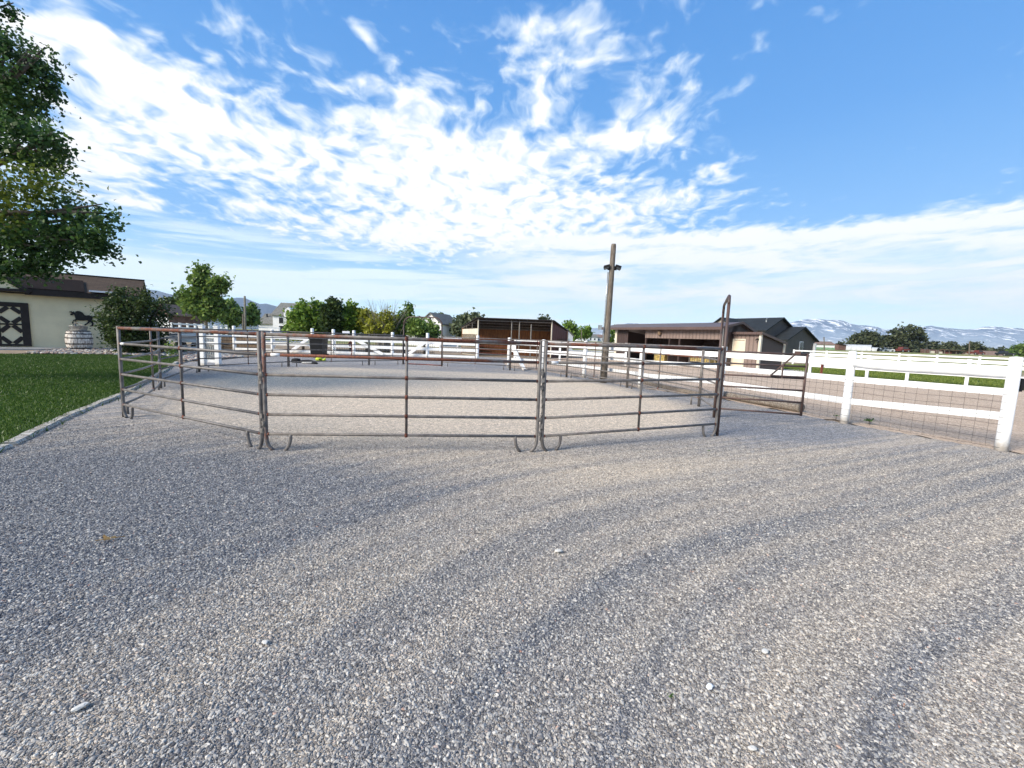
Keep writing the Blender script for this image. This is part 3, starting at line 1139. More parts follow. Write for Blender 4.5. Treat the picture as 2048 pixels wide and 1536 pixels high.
def panel(a, b, label, rust_rows=(), bow=0.0, sticker=None, feet=(1, 1), jfoot=False, rust_post=(0, 0), mid=True, latch=False, chain=False, dent=0.0, detail=True):
    """six-rail pipe livestock panel from ground point a to b"""
    a, b = Vector(a), Vector(b)
    d = b - a
    L = d.length
    t = thing('livestock_panel', label, 'fence panel', (a.x, a.y, 0), math.atan2(d.y, d.x), 'pipe panels of the round pen')
    seg = 12 if detail else 8
    for k, sx in enumerate((0, 1)):
        s = 1 - 2 * sx
        x = L * sx
        mb = MB()
        if feet[k] and jfoot:
            mb.tube([(x, 0, PH), (x, 0, .8), (x, 0, .17), (x + s * .010, 0, .10), (x + s * .028, 0, .05), (x + s * .06, 0, .012), (x + s * .085, 0, -.014)], .0245, seg)
        else:
            mb.tube([(x, 0, PH), (x, 0, -.02)], .0245, seg)
        for z in RZ:
            mb.tube([(x + s * .022, 0, z), (x + s * .04, 0, z)], .0258 if z == RZ[-1] else .0222, seg, 1)
        mb.build('post', ['pipe_rusty' if rust_post[k] else 'pipe_grey', 'weld_rust'], t, True)
        if feet[k]:
            mb = MB()
            fx = x + s * .31
            if not jfoot:
                mb.tube([(fx, 0, RZ[0]), (fx, 0, -.02)], .0215, seg)
            else:
                mb.tube([(fx, 0, RZ[0]), (fx, 0, .17), (fx - s * .010, 0, .10), (fx - s * .026, 0, .05), (fx - s * .055, 0, .012), (fx - s * .075, 0, -.014)], .0215, seg)
            mb.build('foot', 'pipe_grey', t, True)
    for i, z in enumerate(RZ):
        sg = dent * (1 if i in (1, 2) else .3)
        pts = [(L * q, bow * (1 - (2 * q - 1) ** 2) , z - sg * math.sin(math.pi * q) * .5) for q in (np.linspace(.003, .997, 9) if (bow or dent) else (.003, .5, .997))]
        MB().tube(pts, .0245 if i == 5 else .0205, seg).build('rail', 'pipe_rusty' if i in rust_rows else 'pipe_grey', t, True)
    if mid:
        mb = MB()
        mb.tube([(L / 2, bow, RZ[0]), (L / 2, bow, RZ[-1])], .0185, seg)
        for i, z in enumerate(RZ):
            mb.tube([(L / 2, bow, z - .03), (L / 2, bow, z + .03)], .0200, seg, 1)
            mb.tube([(L / 2 - .022, bow, z), (L / 2 + .022, bow, z)], .0255 if i == 5 else .0214, seg, 1)
        mb.build('upright', ['pipe_mixed', 'weld_rust'], t, True)
    if sticker is not None:
        mb = MB()
        mb.tube([(sticker, 0, RZ[4]), (sticker + .115, 0, RZ[4])], .0218, 14)
        mb.build('sticker', 'sticker_white', t, True)
    if latch:
        for z0 in (1.02, .36):
            mb = MB()
            for q, zz in ((0, .1), (1, 0), (0, -.1)):
                mb.box((L + .030 + .022 * q, -.012, z0 + zz), (.045, .03, .06))
            mb.tube([(L + .042, -.012, z0 + .17), (L + .042, -.012, z0 - .2)], .006, 8)
            mb.build('latch', 'steel', t)
    if chain:
        mb = MB()
        for k in range(12):
            z = .93 - k * .042
            c = Vector((L + .055 + .006 * math.sin(k), -.01, z))
            ax = Vector((1, 0, 0)) if k % 2 else Vector((0, 1, 0))
            ring = [c + ax * (.011 * math.cos(q * math.pi / 4)) + Vector((0, 0, .028 * math.sin(q * math.pi / 4))) for q in range(9)]
            mb.tube(ring, .004, 5, cap=False)
        mb.build('chain', 'steel', t)
    return t


def off(p, q, s):
    d = (Vector(q) - Vector(p)).normalized()
    return Vector(p) + d * s


p = PEN
panel(off(p[0], p[1], .03), off(p[1], p[0], .035), 'left front pipe panel with orange rust along its top rail, next to the lawn', (5,), sticker=.08, latch=True, rust_post=(0, 0), jfoot=True)
panel(off(p[1], p[2], .035), off(p[2], p[1], .04), 'middle front pipe panel with a dark red rusty top rail, facing the driveway', (5, 4), sticker=.09, rust_post=(1, 0), latch=True, chain=True, jfoot=True)
panel(off(p[2], p[3], .04), off(p[3], p[2], .05), 'right front pipe panel that meets the tall gate arch', (5,), sticker=.09, feet=(1, 1), jfoot=True)
panel(off(p[4], p[5], .05), off(p[5], p[4], .03), 'shortest pipe panel, directly behind the tall gate arch', (), mid=False, feet=(0, 0))
panel(off(p[5], p[6], .03), off(p[6], p[5], .03), 'pipe panel with an orange rail, in front of the wire mesh and brown shed', (4,))
panel(off(p[6], p[7], .03), off(p[7], p[6], .03), 'pipe panel crossing in front of the tall wooden pole', ())
panel(off(p[7], p[8], .03), off(p[8], p[7], .03), 'pipe panel at the far right of the pen, left of the wooden pole', (), detail=False)
panel(off(p[8], p[9], .03), off(p[9], p[8], .05), 'pipe panel in front of the open cream and maroon shed', (), detail=False)
panel(off(p[10], p[11], .05), off(p[11], p[10], .03), 'short pipe panel left of the far low arch', (), detail=False, mid=False)
panel(off(p[11], p[12], .03), off(p[12], p[11], .03), 'pipe panel at the back with the black bin behind it', (), detail=False)
panel(off(p[12], p[13], .03), off(p[13], p[12], .03), 'pipe panel at the back in front of white posts and brown boards', (), detail=False)
panel(off(p[13], p[14], .03), off(p[14], p[13], .03), 'far left pipe panel beside the end of the lawn timbers', (), rust_post=(1, 0))
panel(off(p[14], p[0], .03), off(p[0], p[14], .03), 'bowed left pipe panel alongside the grass edge', (), bow=.14)


def bow_gate(a, b, height, label, rad=.16, mat='pipe_black', r=.026):
    a, b = Vector(a), Vector(b)
    d = b - a
    L = d.length
    t = thing('bow_gate', label, 'gate', (a.x, a.y, 0), math.atan2(d.y, d.x), None)
    for x in (0, L):
        mb = MB()
        mb.tube([(x, 0, -.02), (x, 0, height - rad)], r, 12)
        mb.build('frame_post', mat, t, True)
    pts = [(0, 0, height - rad)] + arcpts((rad, 0, height - rad), rad, math.pi, math.pi / 2, 5, (1, 0, 0), (0, 0, 1))[1:] + \
        arcpts((L - rad, 0, height - rad), rad, math.pi / 2, 0, 5, (1, 0, 0), (0, 0, 1))
    MB().tube(pts, r, 12).build('top_arch', mat, t, True)
    return t, L


g1, GL = bow_gate(p[3], p[4], 2.47, 'tall dark steel arch with its six-rail gate swung open towards the white fence')
# the hanging cord on the far leg
mb = MB()
mb.tube([(GL - .03, .0, 2.36), (GL - .12, 0, 2.1), (GL - .05, 0, 1.86)], .006, 6)
mb.build('cord', 'charcoal_cloth', g1)
hinge = Vector(p[4])
tip = gz(1602, 829, .2)
dv = (tip - hinge)
dv.z = 0
LL = dv.length
M = Matrix.Rotation(-g1.rotation_euler.z, 4, 'Z')
h_l = M @ (hinge - Vector(p[3]))
d_l = (M.to_3x3() @ dv).normalized()
lf = bpy.data.objects.new('gate_leaf', None)
COL.objects.link(lf)
lf.parent = g1
lf.location = (h_l.x, h_l.y, 0)
lf.rotation_euler = (0, 0, math.atan2(d_l.y, d_l.x))
for k, x in enumerate((.06, LL)):
    MB().tube([(x, 0, .17), (x, 0, 1.50)], .024, 12).build('stile', 'pipe_black', lf, True)
for z in [.2, .455, .71, .965, 1.22, 1.475]:
    MB().tube([(.06, 0, z), (LL, 0, z)], .0195, 12).build('rail', 'pipe_black', lf, True)
mb = MB()
mb.tube([(LL - .22, 0, 1.475), (LL - .66, -.05, 1.0)], .019, 8)
mb.tube([(LL - .66, -.05, 1.0), (LL - .02, -.02, 1.0)], .016, 8)
mb.tube([(LL - .44, -.03, 1.24), (LL - .44, -.03, .95)], .016, 8)
mb.box((LL - .19, -.02, 1.5), (.1, .06, .07))
mb.build('latch_brace', 'pipe_black', lf)
mb = MB()
mb.tube([(.12, -.01, .98), (.14, -.03, .86), (.09, -.03, .80), (.06, -.03, .9), (.1, -.01, .99)], .007, 6)
mb.build('latch_chain', 'pipe_black', lf)

g2, _ = bow_gate(p[9], p[10], 2.55, 'low wide dark arch at the back of the pen, rusty bar on the ground', rad=.42, r=.03)
mb = MB()
mb.tube([(.05, -.03, .03), (_ - .05, -.03, .03)], .024, 8)
mb.build('ground_bar', 'rust_red', g2)

# ------------------------------------------------------------------ white wooden fence on the right
def woodfence(name, label, pts, radii, heights, rails, group=None, mat='white_wood', mesh=None, cat='fence', leans=None):
    """posts at pts; rails = list of (kind, z per span (a,b), size) built per span"""
    o = Vector((pts[0][0], pts[0][1], 0))
    t = thing(name, label, cat, o, 0, group)
    for i, q in enumerate(pts):
        c = Vector((q[0], q[1], 0)) - o
        mb = MB()
        r, h = radii[i], heights[i]
        prof = [(r * 1.02, -.1), (r, .4), (r * .97, h - .02), (r * .9, h), (r * .05, h + .012)]
        mb.lathe(prof, c, 18)
        mb.build('post', mat, t, True)
    for i in range(len(pts) - 1):
        a = Vector((pts[i][0], pts[i][1], 0)) - o
        b = Vector((pts[i + 1][0], pts[i + 1][1], 0)) - o
        n = Vector((a.y - b.y, b.x - a.x, 0)).normalized()
        for kind, zs, size in rails[min(i, len(rails) - 1)]:
            mb = MB()
            za, zb = zs
            if kind == 'round':
                A, B = a + Vector((0, 0, za)), b + Vector((0, 0, zb))
                dd = (B - A).normalized()
                A, B = A + dd * radii[i] * .75, B - dd * radii[i + 1] * .75
                mb.tube([A + (B - A) * q + Vector((0, 0, .008 * math.sin(7 * q + i))) for q in np.linspace(0, 1, 9)], [size * (.86 + .14 * math.sin(min(1, 9 * q, 9 * (1 - q)) * 1.57)) for q in np.linspace(0, 1, 9)], 16)
            else:
                s = -n * (radii[i] * .55)
                mb.bar(a + s + Vector((0, 0, za)), b + s + Vector((0, 0, zb)), .045, size)
            mb.build('rail', mat, t, kind == 'round')
        if mesh:
            mb = MB()
            z0, z1 = mesh
            L = (b - a).length
            s = n * (radii[i] * 1.06)
            wr = .0026
            zs = np.linspace(z0, z1, 8)
            for z in zs:
                mb.tube([a + s + (b - a) * q + Vector((0, 0, z + .012 * math.sin(q * 9 + i) * (1 if z > .1 else 0))) for q in np.linspace(0, 1, 7)], wr, 4, cap=False)
            nv = max(3, int(L / .165))
            for k in range(1, nv):
                q = k / nv
                mb.tube([a + s + (b - a) * q + Vector((random.uniform(-.008, .008), 0, z)) for z in (z0, (z0 + z1) / 2, z1)], wr, 4, cap=False)
            mb.build('wire_mesh', 'wire', t)
    return t


hs_ = [1.575, 1.57, 1.57, 1.55, 1.58, 1.58, 1.62]
rl = [[('round', (1.30, 1.31), .098), ('board', (.985, .97), .12), ('board', (.575, .485), .13)]]
for i in range(1, 6):
    rl.append([('board', (1.33, 1.33), .16), ('board', (.97, .93), .13), ('board', (.49, .46), .14)])
ext = (FENCE[0] + (FENCE[0] - FENCE[1]) * .9)
wf = woodfence('wooden_fence', 'white painted post and rail fence with wire mesh, beside the open gate', FENCE, [.084, .078, .08, .086, .09, .09, .09], hs_, rl, mesh=(.05, .95))
# gate hardware on the nearest post, and the next bay that runs out of the picture
mb = MB()
mb.box((.15, .02, 1.2), (.10, .03, .03))
mb.box((.18, .02, 1.13), (.05, .05, .20))
mb.box((.15, .02, 1.02), (.09, .03, .03))
mb.build('hinge', 'black_plastic', wf)
mb = MB()
e0 = ext - FENCE[0]
mb.bar(e0 * .06 + Vector((.1, 0, .93)), e0 + Vector((.1, 0, .95)), .045, .15)
mb.build('rail', 'white_wood', wf)

br = thing('brace_post', 'white slanting timber leaning from a fence post down to the gravel', 'brace', (gz(1049, 741).x, gz(1049, 741).y, 0))
b0, b1 = gz(1049, 741), FENCE[6] + Vector((.12, -.05, 1.25))
MB().bar((0, 0, .02), b1 - b0, .12, .16).build('beam', 'white_wood', br)

# ------------------------------------------------------------------ tall pole with floodlights
pb_ = gz(1207, 765)
pt = at(1227.5, 488, pb_.y)
ax = pt - pb_
pole = thing('utility_pole', 'tall weathered wooden pole leaning right with two floodlights near its top', 'pole', pb_)
MB().tube([ax * q for q in (-.01, .25, .5, .75, .985, 1.0)], [.122, .118, .112, .104, .097, .082], 16).build('shaft', 'old_wood', pole, True)
nrm_ = Vector((-1, -.25, 0)).normalized()
MB().tube([nrm_ * .15 + ax * q for q in (0, .3, .6, .80)], .022, 8).build('conduit', 'galvanised', pole, True)
jb = at(1202, 655, pb_.y) - pb_
MB().box(jb + Vector((-.06, -.12, 0)), (.14, .09, .17)).build('junction_box', 'galvanised', pole)
for s in (-1, 1):
    c = ax * .835 + Vector((s * .21, -.06, 0))
    mb = MB()
    mb.box(c, (.22, .17, .10), rot=Matrix.Rotation(s * .28, 3, 'Y') @ Matrix.Rotation(-.35, 3, 'X'))
    mb.box(ax * .83 + Vector((s * .12, -.03, -.05)), (.1, .05, .05))
    fl = mb.build('floodlight', 'charcoal_cloth', pole)
    mb = MB()
    mb.box(c + Vector((s * .012, -.03, -.055)), (.18, .13, .012), rot=Matrix.Rotation(s * .28, 3, 'Y') @ Matrix.Rotation(-.35, 3, 'X'))
    mb.build('lens', 'lens_grey', fl)

# log and timber by the fence foot
a, b = gz(1603, 816, .1), gz(1433, 786, .1)
lg = thing('log', 'thick grey log lying along the foot of the white fence behind the gate', 'log', (a.x, a.y, 0))
dl = (b - a)
n_ = dl.normalized()
mb = MB()
mb.tube([dl * q + Vector((0, 0, .10 + .006 * math.sin(6 * q))) for q in np.linspace(0, 1, 9)], [.118, .12, .118, .114, .116, .112, .11, .106, .10], 16)
for q in (.22, .5, .61):
    mb.lathe([(.02, 0), (.014, .02)], dl * q + Vector((-.06, -.09, .15)), 8)
tag(lg)
mb.build('trunk', 'log_wood', lg, True)
MB().lathe([(.112, 0), (.108, .006), (.03, .008)], (0, 0, 0), 18).build('cut_end', 'old_wood', lg).matrix_local = Matrix.Translation((0, 0, .10)) @ (-n_).to_track_quat('Z', 'Y').to_matrix().to_4x4()
a, b = gz(1410, 800), gz(1272, 768)
tb = thing('landscape_timber', 'brown weathered timber on the ground behind the short pen panel', 'timber', (a.x, a.y, 0))
MB().bar((0.4, .5, .06), (b - a) + Vector((.4, .5, .06)), .14, .12).build('beam', 'log_wood', tb)

# pale timbers that edge the lawn
E_ = [Vector((q[0], q[1], 0)) for q in LAWN[0:5]] + [Vector((-15.2, 18.6, 0))]
names = ['pale split timber edging the grass nearest the camera', 'second pale timber along the lawn edge', 'bleached lawn edging timber left of the rusty corner post', 'white worn edging timber behind the bowed panel', 'farthest lawn edging timber near the rock bed']
for i in range(5):
    a, b = E_[i], E_[i + 1]
    d = (b - a)
    nn = Vector((d.y, -d.x, 0)).normalized() * .07
    t = thing('landscape_timber', names[i], 'timber', (a.x, a.y, 0), 0, 'timbers edging the lawn')
    L = d.length
    u_, v_ = d.normalized(), nn.normalized()
    mb = MB()
    k = max(6, int(L / .22))
    vs = []
    for j in range(k + 1):
        q = u_ * (.03 + (L * .985 - .03) * j / k) + nn
        w0, w1, hz_ = .078 + random.uniform(-.006, .005), .078 + random.uniform(-.006, .005), .045 + random.uniform(-.006, .005)
        vs += [q - v_ * w0 + Vector((0, 0, -.08)), q - v_ * w0 + Vector((0, 0, hz_ - .02)), q - v_ * (w0 - .02) + Vector((0, 0, hz_)),
               q + v_ * (w1 - .025) + Vector((0, 0, hz_ + random.uniform(-.006, .006))), q + v_ * w1 + Vector((0, 0, hz_ - .03)), q + v_ * w1 + Vector((0, 0, -.08))]
    fs = [(j * 6 + e, j * 6 + (e + 1) % 6, (j + 1) * 6 + (e + 1) % 6, (j + 1) * 6 + e) for j in range(k) for e in range(6)]
    mb.add(vs, fs + [(5, 4, 3, 2, 1, 0), tuple(k * 6 + e for e in range(6))])
    mb.build('beam', 'timber_white', t)

# ------------------------------------------------------------------ cream barn on the left
BA = at(0, 690, 24.3)
BA.z = 0
BE = at(250, 690, 27.6)
BD = Vector((BE.x - BA.x, BE.y - BA.y, 0)).normalized()
BN = Vector((BD.y, -BD.x, 0))          # out of the wall, towards the camera


def bw(px, py, out=0.0):
    """photo pixel on the barn wall -> (distance along the wall, height)"""
    q = onplane(px, py, BA + BN * out, BN)
    return (q - BA).dot(BD), q.z


brz = math.atan2(BD.y, BD.x)
barn = thing('barn', 'cream walled barn with dark brown trim and shingled roof, behind the lawn', 'barn', BA, brz)
# local: x along the wall, -y towards the camera
XL, XR, DEP = -12.0, bw(272, 640)[0], 6.4
ze, zr = 3.42, 4.62
mb = MB()
mb.prism([(XL, 0, -.05), (XR, 0, -.05), (XR, 0, ze + .05), (XL, 0, ze + .05)], (0, .18, 0))
mb.prism([(XR, .19, -.05), (XR, DEP, -.05), (XR, DEP, ze), (XR, DEP / 2, zr - .08), (XR, .19, ze + .05)], (-.18, 0, 0))
mb.prism([(XL, DEP - .19, -.05), (XR - .19, DEP - .19, -.05), (XR - .19, DEP - .19, ze), (XL, DEP - .19, ze)], (0, .18, 0))
mb.build('wall', 'cream_wall', barn)
ov = .42
sl = (zr - ze) / (DEP / 2)
mb = MB()
for s in (0, 1):
    y0, y1 = (-ov, DEP / 2) if s == 0 else (DEP + ov, DEP / 2)
    z0 = ze - ov * sl + .12
    mb.prism([(XL, y0, z0), (XR + .35, y0, z0), (XR + .35, y1, zr + .12), (XL, y1, zr + .12)], (0, 0, .09))
rf = mb.build('roof', 'shingle_tan', barn)
mb = MB()
mb.bar((XL, DEP / 2, zr + .23), (XR + .36, DEP / 2, zr + .23), .22, .07)
mb.build('ridge_cap', 'dark_trim', rf)
# dark sheet lying on the main slope, a roof shadow put into its colour
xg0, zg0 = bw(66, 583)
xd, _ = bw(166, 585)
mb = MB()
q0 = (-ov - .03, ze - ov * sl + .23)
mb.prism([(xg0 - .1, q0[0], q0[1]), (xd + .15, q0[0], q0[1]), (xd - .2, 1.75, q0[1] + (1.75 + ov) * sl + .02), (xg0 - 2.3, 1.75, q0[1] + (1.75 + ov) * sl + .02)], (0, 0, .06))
mb.build('roof_shadow', 'shingle_shade', barn)
MB().box((xd + 1.1, -.38, q0[1] + .12), (1.5, .5, .10)).build('roof_patch', 'wall_white', barn)
mb = MB()
zf = ze - ov * sl + .09
mb.prism([(xg0 - .25, -ov - .045, zf - .20), (XR + .36, -ov - .045, zf - .20), (XR + .36, -ov - .045, zf + .13), (xg0 - .25, -ov - .045, zf + .13)], (0, .04, 0))
mb.prism([(XL, -ov, zf - .16), (XR + .3, -ov, zf - .16), (XR + .3, -.02, zf - .1), (XL, -.02, zf - .1)], (0, 0, .03))
mb.build('fascia', 'dark_trim', barn)
# the front gable: cream triangle with dark rake board and band
xp = xg0 - 3.4
mb = MB()
mb.prism([(xg0 - .3, -ov - .06, zf + .02), (xp, -ov - .06, zf + 2.5), (xp - 3.4, -ov - .06, zf + .02)], (0, ov + .05, 0))
mb.build('gable', 'cream_wall', barn)
mb = MB()
mb.bar((xg0 - .02, -ov - .10, zf - .06), (xp, -ov - .10, zf + 2.62), .1, .24)
mb.bar((xp - 3.6, -ov - .10, zf + .02), (xg0 - .2, -ov - .10, zf + .02), .06, .16)
mb.build('gable_trim', 'dark_trim', barn)
# door
x1, zt = bw(57, 605)
zb_ = .12
x0 = bw(-16, 650)[0]
zt = 2.68
door = MB().box(((x0 + x1) / 2, -.05, (zt + zb_) / 2), (x1 - x0 - .02, .06, zt - zb_ - .02)).build('door', 'cream_wall', barn)
mb = MB()
W = .33
yq = -.10
for xx in (x0 + W / 2, x1 - W / 2):
    mb.box((xx, yq, (zt + zb_) / 2), (W, .05, zt - zb_))
zm = (zt + zb_) / 2
for zz, hh in ((zt - .13, .26), (zm, .09), (zb_ + .06, .12)):
    mb.box(((x0 + x1) / 2, yq - .004, zz), (x1 - x0 - 2 * W + .01, .045, hh))
xa, xb = x0 + W, x1 - W
for (z0, z1) in ((zb_ + .12, zm - .045), (zm + .045, zt - .26)):
    cx = (xa + xb) / 2
    hw = (xb - xa) / 2
    hgt = z1 - z0
    for sx in (-1, 1):
        for sz in (0, 1):
            zc = z0 if sz == 0 else z1
            k = 1 if sz == 0 else -1
            A = Vector((cx + sx * hw * .18, yq, zc + k * .03))
            B = Vector((cx + sx * hw, yq, zc + k * hgt * .36))
            mb.bar(A, B, .04, .21, up=(0, 0, 1))
mb.build('door_frame', 'dark_trim', door)

# horse plate on the wall
HX = [(140.5, 623), (143, 622), (144.5, 624), (147, 622.5), (149, 625), (153, 622.2), (159, 622.3), (165, 625), (169, 630), (172, 631), (178, 630.5), (183, 632),
      (186, 632.5), (190, 631), (195, 631.5), (199, 634), (201, 638), (198, 636), (194, 634), (189, 635.5), (186, 635), (185, 638.5), (184, 642), (187, 645), (187.5, 648),
      (186, 652.5), (180, 653), (179.5, 651.5), (183, 650.5), (183.5, 647), (180, 643.5), (178, 646), (173, 649.5), (171.5, 651), (168, 650.5), (169, 648.5), (173, 646.5), (176, 643), (174.5, 640.5),
      (167, 641.2), (158, 641), (153.5, 640.5), (151.5, 641.5), (152, 643.5), (155.5, 645.5), (156, 647), (153, 647), (150.5, 644.5), (150, 641), (148, 641.5), (146.5, 644), (146.7, 647), (144, 647.3),
      (144.2, 644.5), (146, 640.5), (150, 638.5), (151, 637), (149.5, 633), (148.5, 629.5), (146.5, 629), (144, 631), (141, 630.3), (139.5, 628.5), (142, 627), (143, 625), (139, 624.5), (138.3, 622.8)]
hp_ = [bw(x, y, .06) for x, y in HX]
mb = MB()
mb.prism([(a_ - hp_[0][0], 0, z_) for a_, z_ in hp_], (0, .015, 0))
hb = BA + BD * hp_[0][0] + BN * .06
ho = mb.build('horse_silhouette', 'horse_black')
ho.location = hb
ho.rotation_euler = (0, 0, brz)
tag(ho, 'black metal cutout of a running horse hung on the cream wall', 'wall ornament')

# barrel and tub
bp = at(160, 699, 25.2)
bp.z = 0
barrel = thing('barrel', 'white weathered wooden barrel with dark hoops against the barn wall', 'barrel', bp)
prof = [(.52, 0), (.585, .2), (.625, .48), (.63, .62), (.60, .9), (.53, 1.17), (.50, 1.185)]
k = .98
prof = [(r_ * k * .98, z * .97) for r_, z in prof]
MB().lathe(prof, seg=26).build('staves', 'barrel_white', barrel, False)


def prof_r(z):
    for (ra, za), (rb, zb2) in zip(prof, prof[1:]):
        if za <= z <= zb2:
            return ra + (rb - ra) * (z - za) / (zb2 - za)
    return prof[-1][0]


for z in (.10, .36, .71, .96, 1.125):
    mb = MB()
    mb.lathe([(prof_r(z - .03) + .002, z - .03), (prof_r(z - .03) + .014, z - .028), (prof_r(z + .03) + .014, z + .028), (prof_r(z + .03) + .002, z + .03)], seg=26, cap=False)
    mb.build('hoop', 'barrel_hoop', barrel)
tub = thing('tub', 'galvanised metal tub with hoses standing on the barrel top', 'tub', bp + Vector((.0, 0, 1.15)))
MB().lathe([(.36, 0), (.40, .05), (.45, .26), (.465, .28), (.44, .28), (.40, .2), (.34, .06)], seg=24, sx=1.0, sy=.9).build('basin', 'galvanised', tub, True)
mb = MB()
mb.tube([(-.3, 0, .2), (-.25, 0, .42), (-.05, 0, .47), (.1, 0, .38), (.28, 0, .3)], .018, 6)
mb.lathe([(.06, .26), (.05, .42), (.02, .46)], (-.22, .05, 0), 10)
mb.build('spout', 'steel', tub)
mb = MB()
mb.lathe([(.10, .1), (.12, .28), (.115, .30)], (.28, -.1, 0), 12)
mb.build('cup', 'charcoal_cloth', tub)

# step and slab at the barn door, rock bed along the wall
slab = [(q.x, q.y) for q in (BA + BD * -2 + BN * 2.3, BA + BD * 2.2 + BN * 1.9, BA + BD * 3.0 + BN * 1.0, BA + BD * 2.6 + BN * .02, BA + BD * -2 + BN * .02)]
sheet('door_slab', slab, .06, 'concrete', thick=.12)


def rocks(name, poly, n, lo, hi, mats_, z=0.0):
    mb = MB()
    P = np.array(poly)
    c0, c1 = P.min(0), P.max(0)
    Q = RNG.uniform(c0, c1, size=(n * 3, 2))
    Q = Q[inside(Q, poly)][:n]
    for (x, y) in Q:
        r = random.uniform(lo, hi)
        pts = []
        for zz, rr in ((0, .85), (.45, 1.0), (.85, .55)):
            for k in range(6):
                a = k * math.pi / 3 + zz
                q = r * rr * random.uniform(.75, 1.15)
                pts.append((x + q * math.cos(a), y + q * math.sin(a), z + zz * r * .9))
        fs = [(i * 6 + k, i * 6 + (k + 1) % 6, (i + 1) * 6 + (k + 1) % 6, (i + 1) * 6 + k) for i in range(2) for k in range(6)] + [tuple(range(12, 18))]
        mb.add(pts, fs, random.randrange(len(mats_)))
    return tag(mb.build(name, mats_), kind='stuff')


simple('rock_tan', (.40, .34, .27), .85, .2, 8, .4, 30)
simple('rock_grey', (.26, .25, .25), .85, .2, 8, .4, 30)
simple('rock_pink', (.33, .23, .19), .85, .2, 8, .4, 30)
BED = [(BA + BD * 2.7 + BN * .02).to_tuple()[:2], (BA + BD * 3.0 + BN * 1.6).to_tuple()[:2], (-24.6, 20.6), (-21.7, 21.8), (-18.0, 22.4), (-15.6, 19.6), (-14.7, 20.8), (-15.6, 24.0), (-20, 27.5), (BA + BD * 5.6 + BN * .02).to_tuple()[:2]]
sheet('bed_soil', BED, .004, 'dark_trim')
rocks('river_rocks', BED, 2600, .05, .11, ['rock_tan', 'rock_grey', 'rock_pink', 'stone_pale'])

# ------------------------------------------------------------------ plants and trees
big = [lobe(15, 145, 10, 66, 74), lobe(-45, -10, 10.3, 52, 42), lobe(45, 285, 9.6, 66, 42), lobe(10, 225, 10.4, 50, 54), lobe(10, 470, 10, 60, 56),
       lobe(140, 452, 9.4, 56, 38), lobe(200, 425, 9.0, 22, 24), lobe(176, 484, 9.2, 36, 20), lobe(80, 492, 9.6, 54, 44), lobe(20, 535, 9.7, 60, 30), lobe(82, 110, 9.8, 18, 34),
       lobe(105, 275, 9.5, 20, 26), lobe(-160, 420, 10.5, 110, 130), lobe(-170, 120, 10.5, 110, 150), lobe(-320, 300, 10.8, 120, 210)]
tb_ = at(-260, 650, 10.7)
tr = tree('cottonwood_tree', 'big leafy tree at the left edge with branches reaching over the barn roof', 'tree', (tb_.x, tb_.y, 0), big, 20000, .085, .15, 'leaf_big', 'bark', .26, 2.2, per=75, shell=.6)
P_ = cloud_pts([(l[0] - tb_.x, l[1] - tb_.y, l[2], *l[3:]) for l in big[:12]], 15000, .12, 60, .45)
Vv, Ff = leaves(P_, .078)
np_mesh('branch_foliage', Vv, Ff, 'leaf_big', tr)
yl = [lobe(45, 372, 9.0, 70, 42), lobe(-20, 400, 9.2, 60, 60), lobe(100, 345, 9.0, 34, 26)]
P_ = cloud_pts([(l[0] - tb_.x, l[1] - tb_.y, l[2], *l[3:]) for l in yl], 2200, .24, 26, .2)
Vv, Ff = leaves(P_, .085)
np_mesh('lit_branch', Vv, Ff, 'leaf_sunlit', tr)  # sunlit patch of the crown, painted by leaf colour

sb = gz(262, 706)
tree('shrub', 'large dark rounded shrub at the barn corner behind the pen', 'shrub', (sb.x, sb.y, 0),
     [lobe(270, 642, sb.y, 54, 46), lobe(234, 628, sb.y - .3, 26, 38), lobe(305, 632, sb.y, 30, 40), lobe(262, 605, sb.y, 34, 26), lobe(274, 682, sb.y, 46, 22), lobe(250, 662, sb.y - .8, 34, 32), lobe(292, 598, sb.y, 9, 20), lobe(235, 590, sb.y, 8, 14)],
     11000, .13, .19, 'leaf_dark', 'bark', .2, stems=6, per=26)
q = gz(344, 712)
tree('rose_bush', 'small leafy plant in the rock bed behind the far left panel', 'plant', (q.x, q.y, 0), [(q.x, q.y, .35, .3, .3, .3)], 240, .1, .1, 'leaf_mid', 'bark', .05, stems=4, per=12)


def far_tree(name, label, px, pyb, Y, lobes, n, ls, clump, leaf, group=None, zf=None, r=None, stems=None, bark='bark', crown='crown'):
    b = at(px, pyb, Y)
    ll = [lobe(l[0], l[1], Y + (l[4] if len(l) > 4 else 0), l[2], l[3]) for l in lobes]
    clump *= .72
    return tree(name, label, 'tree' if 'tree' in name else 'shrub', (b.x, Y, 0), ll, n, ls, clump, leaf, bark, r or .18, zf or 1.5, group, stems=stems, per=30, crown=crown)


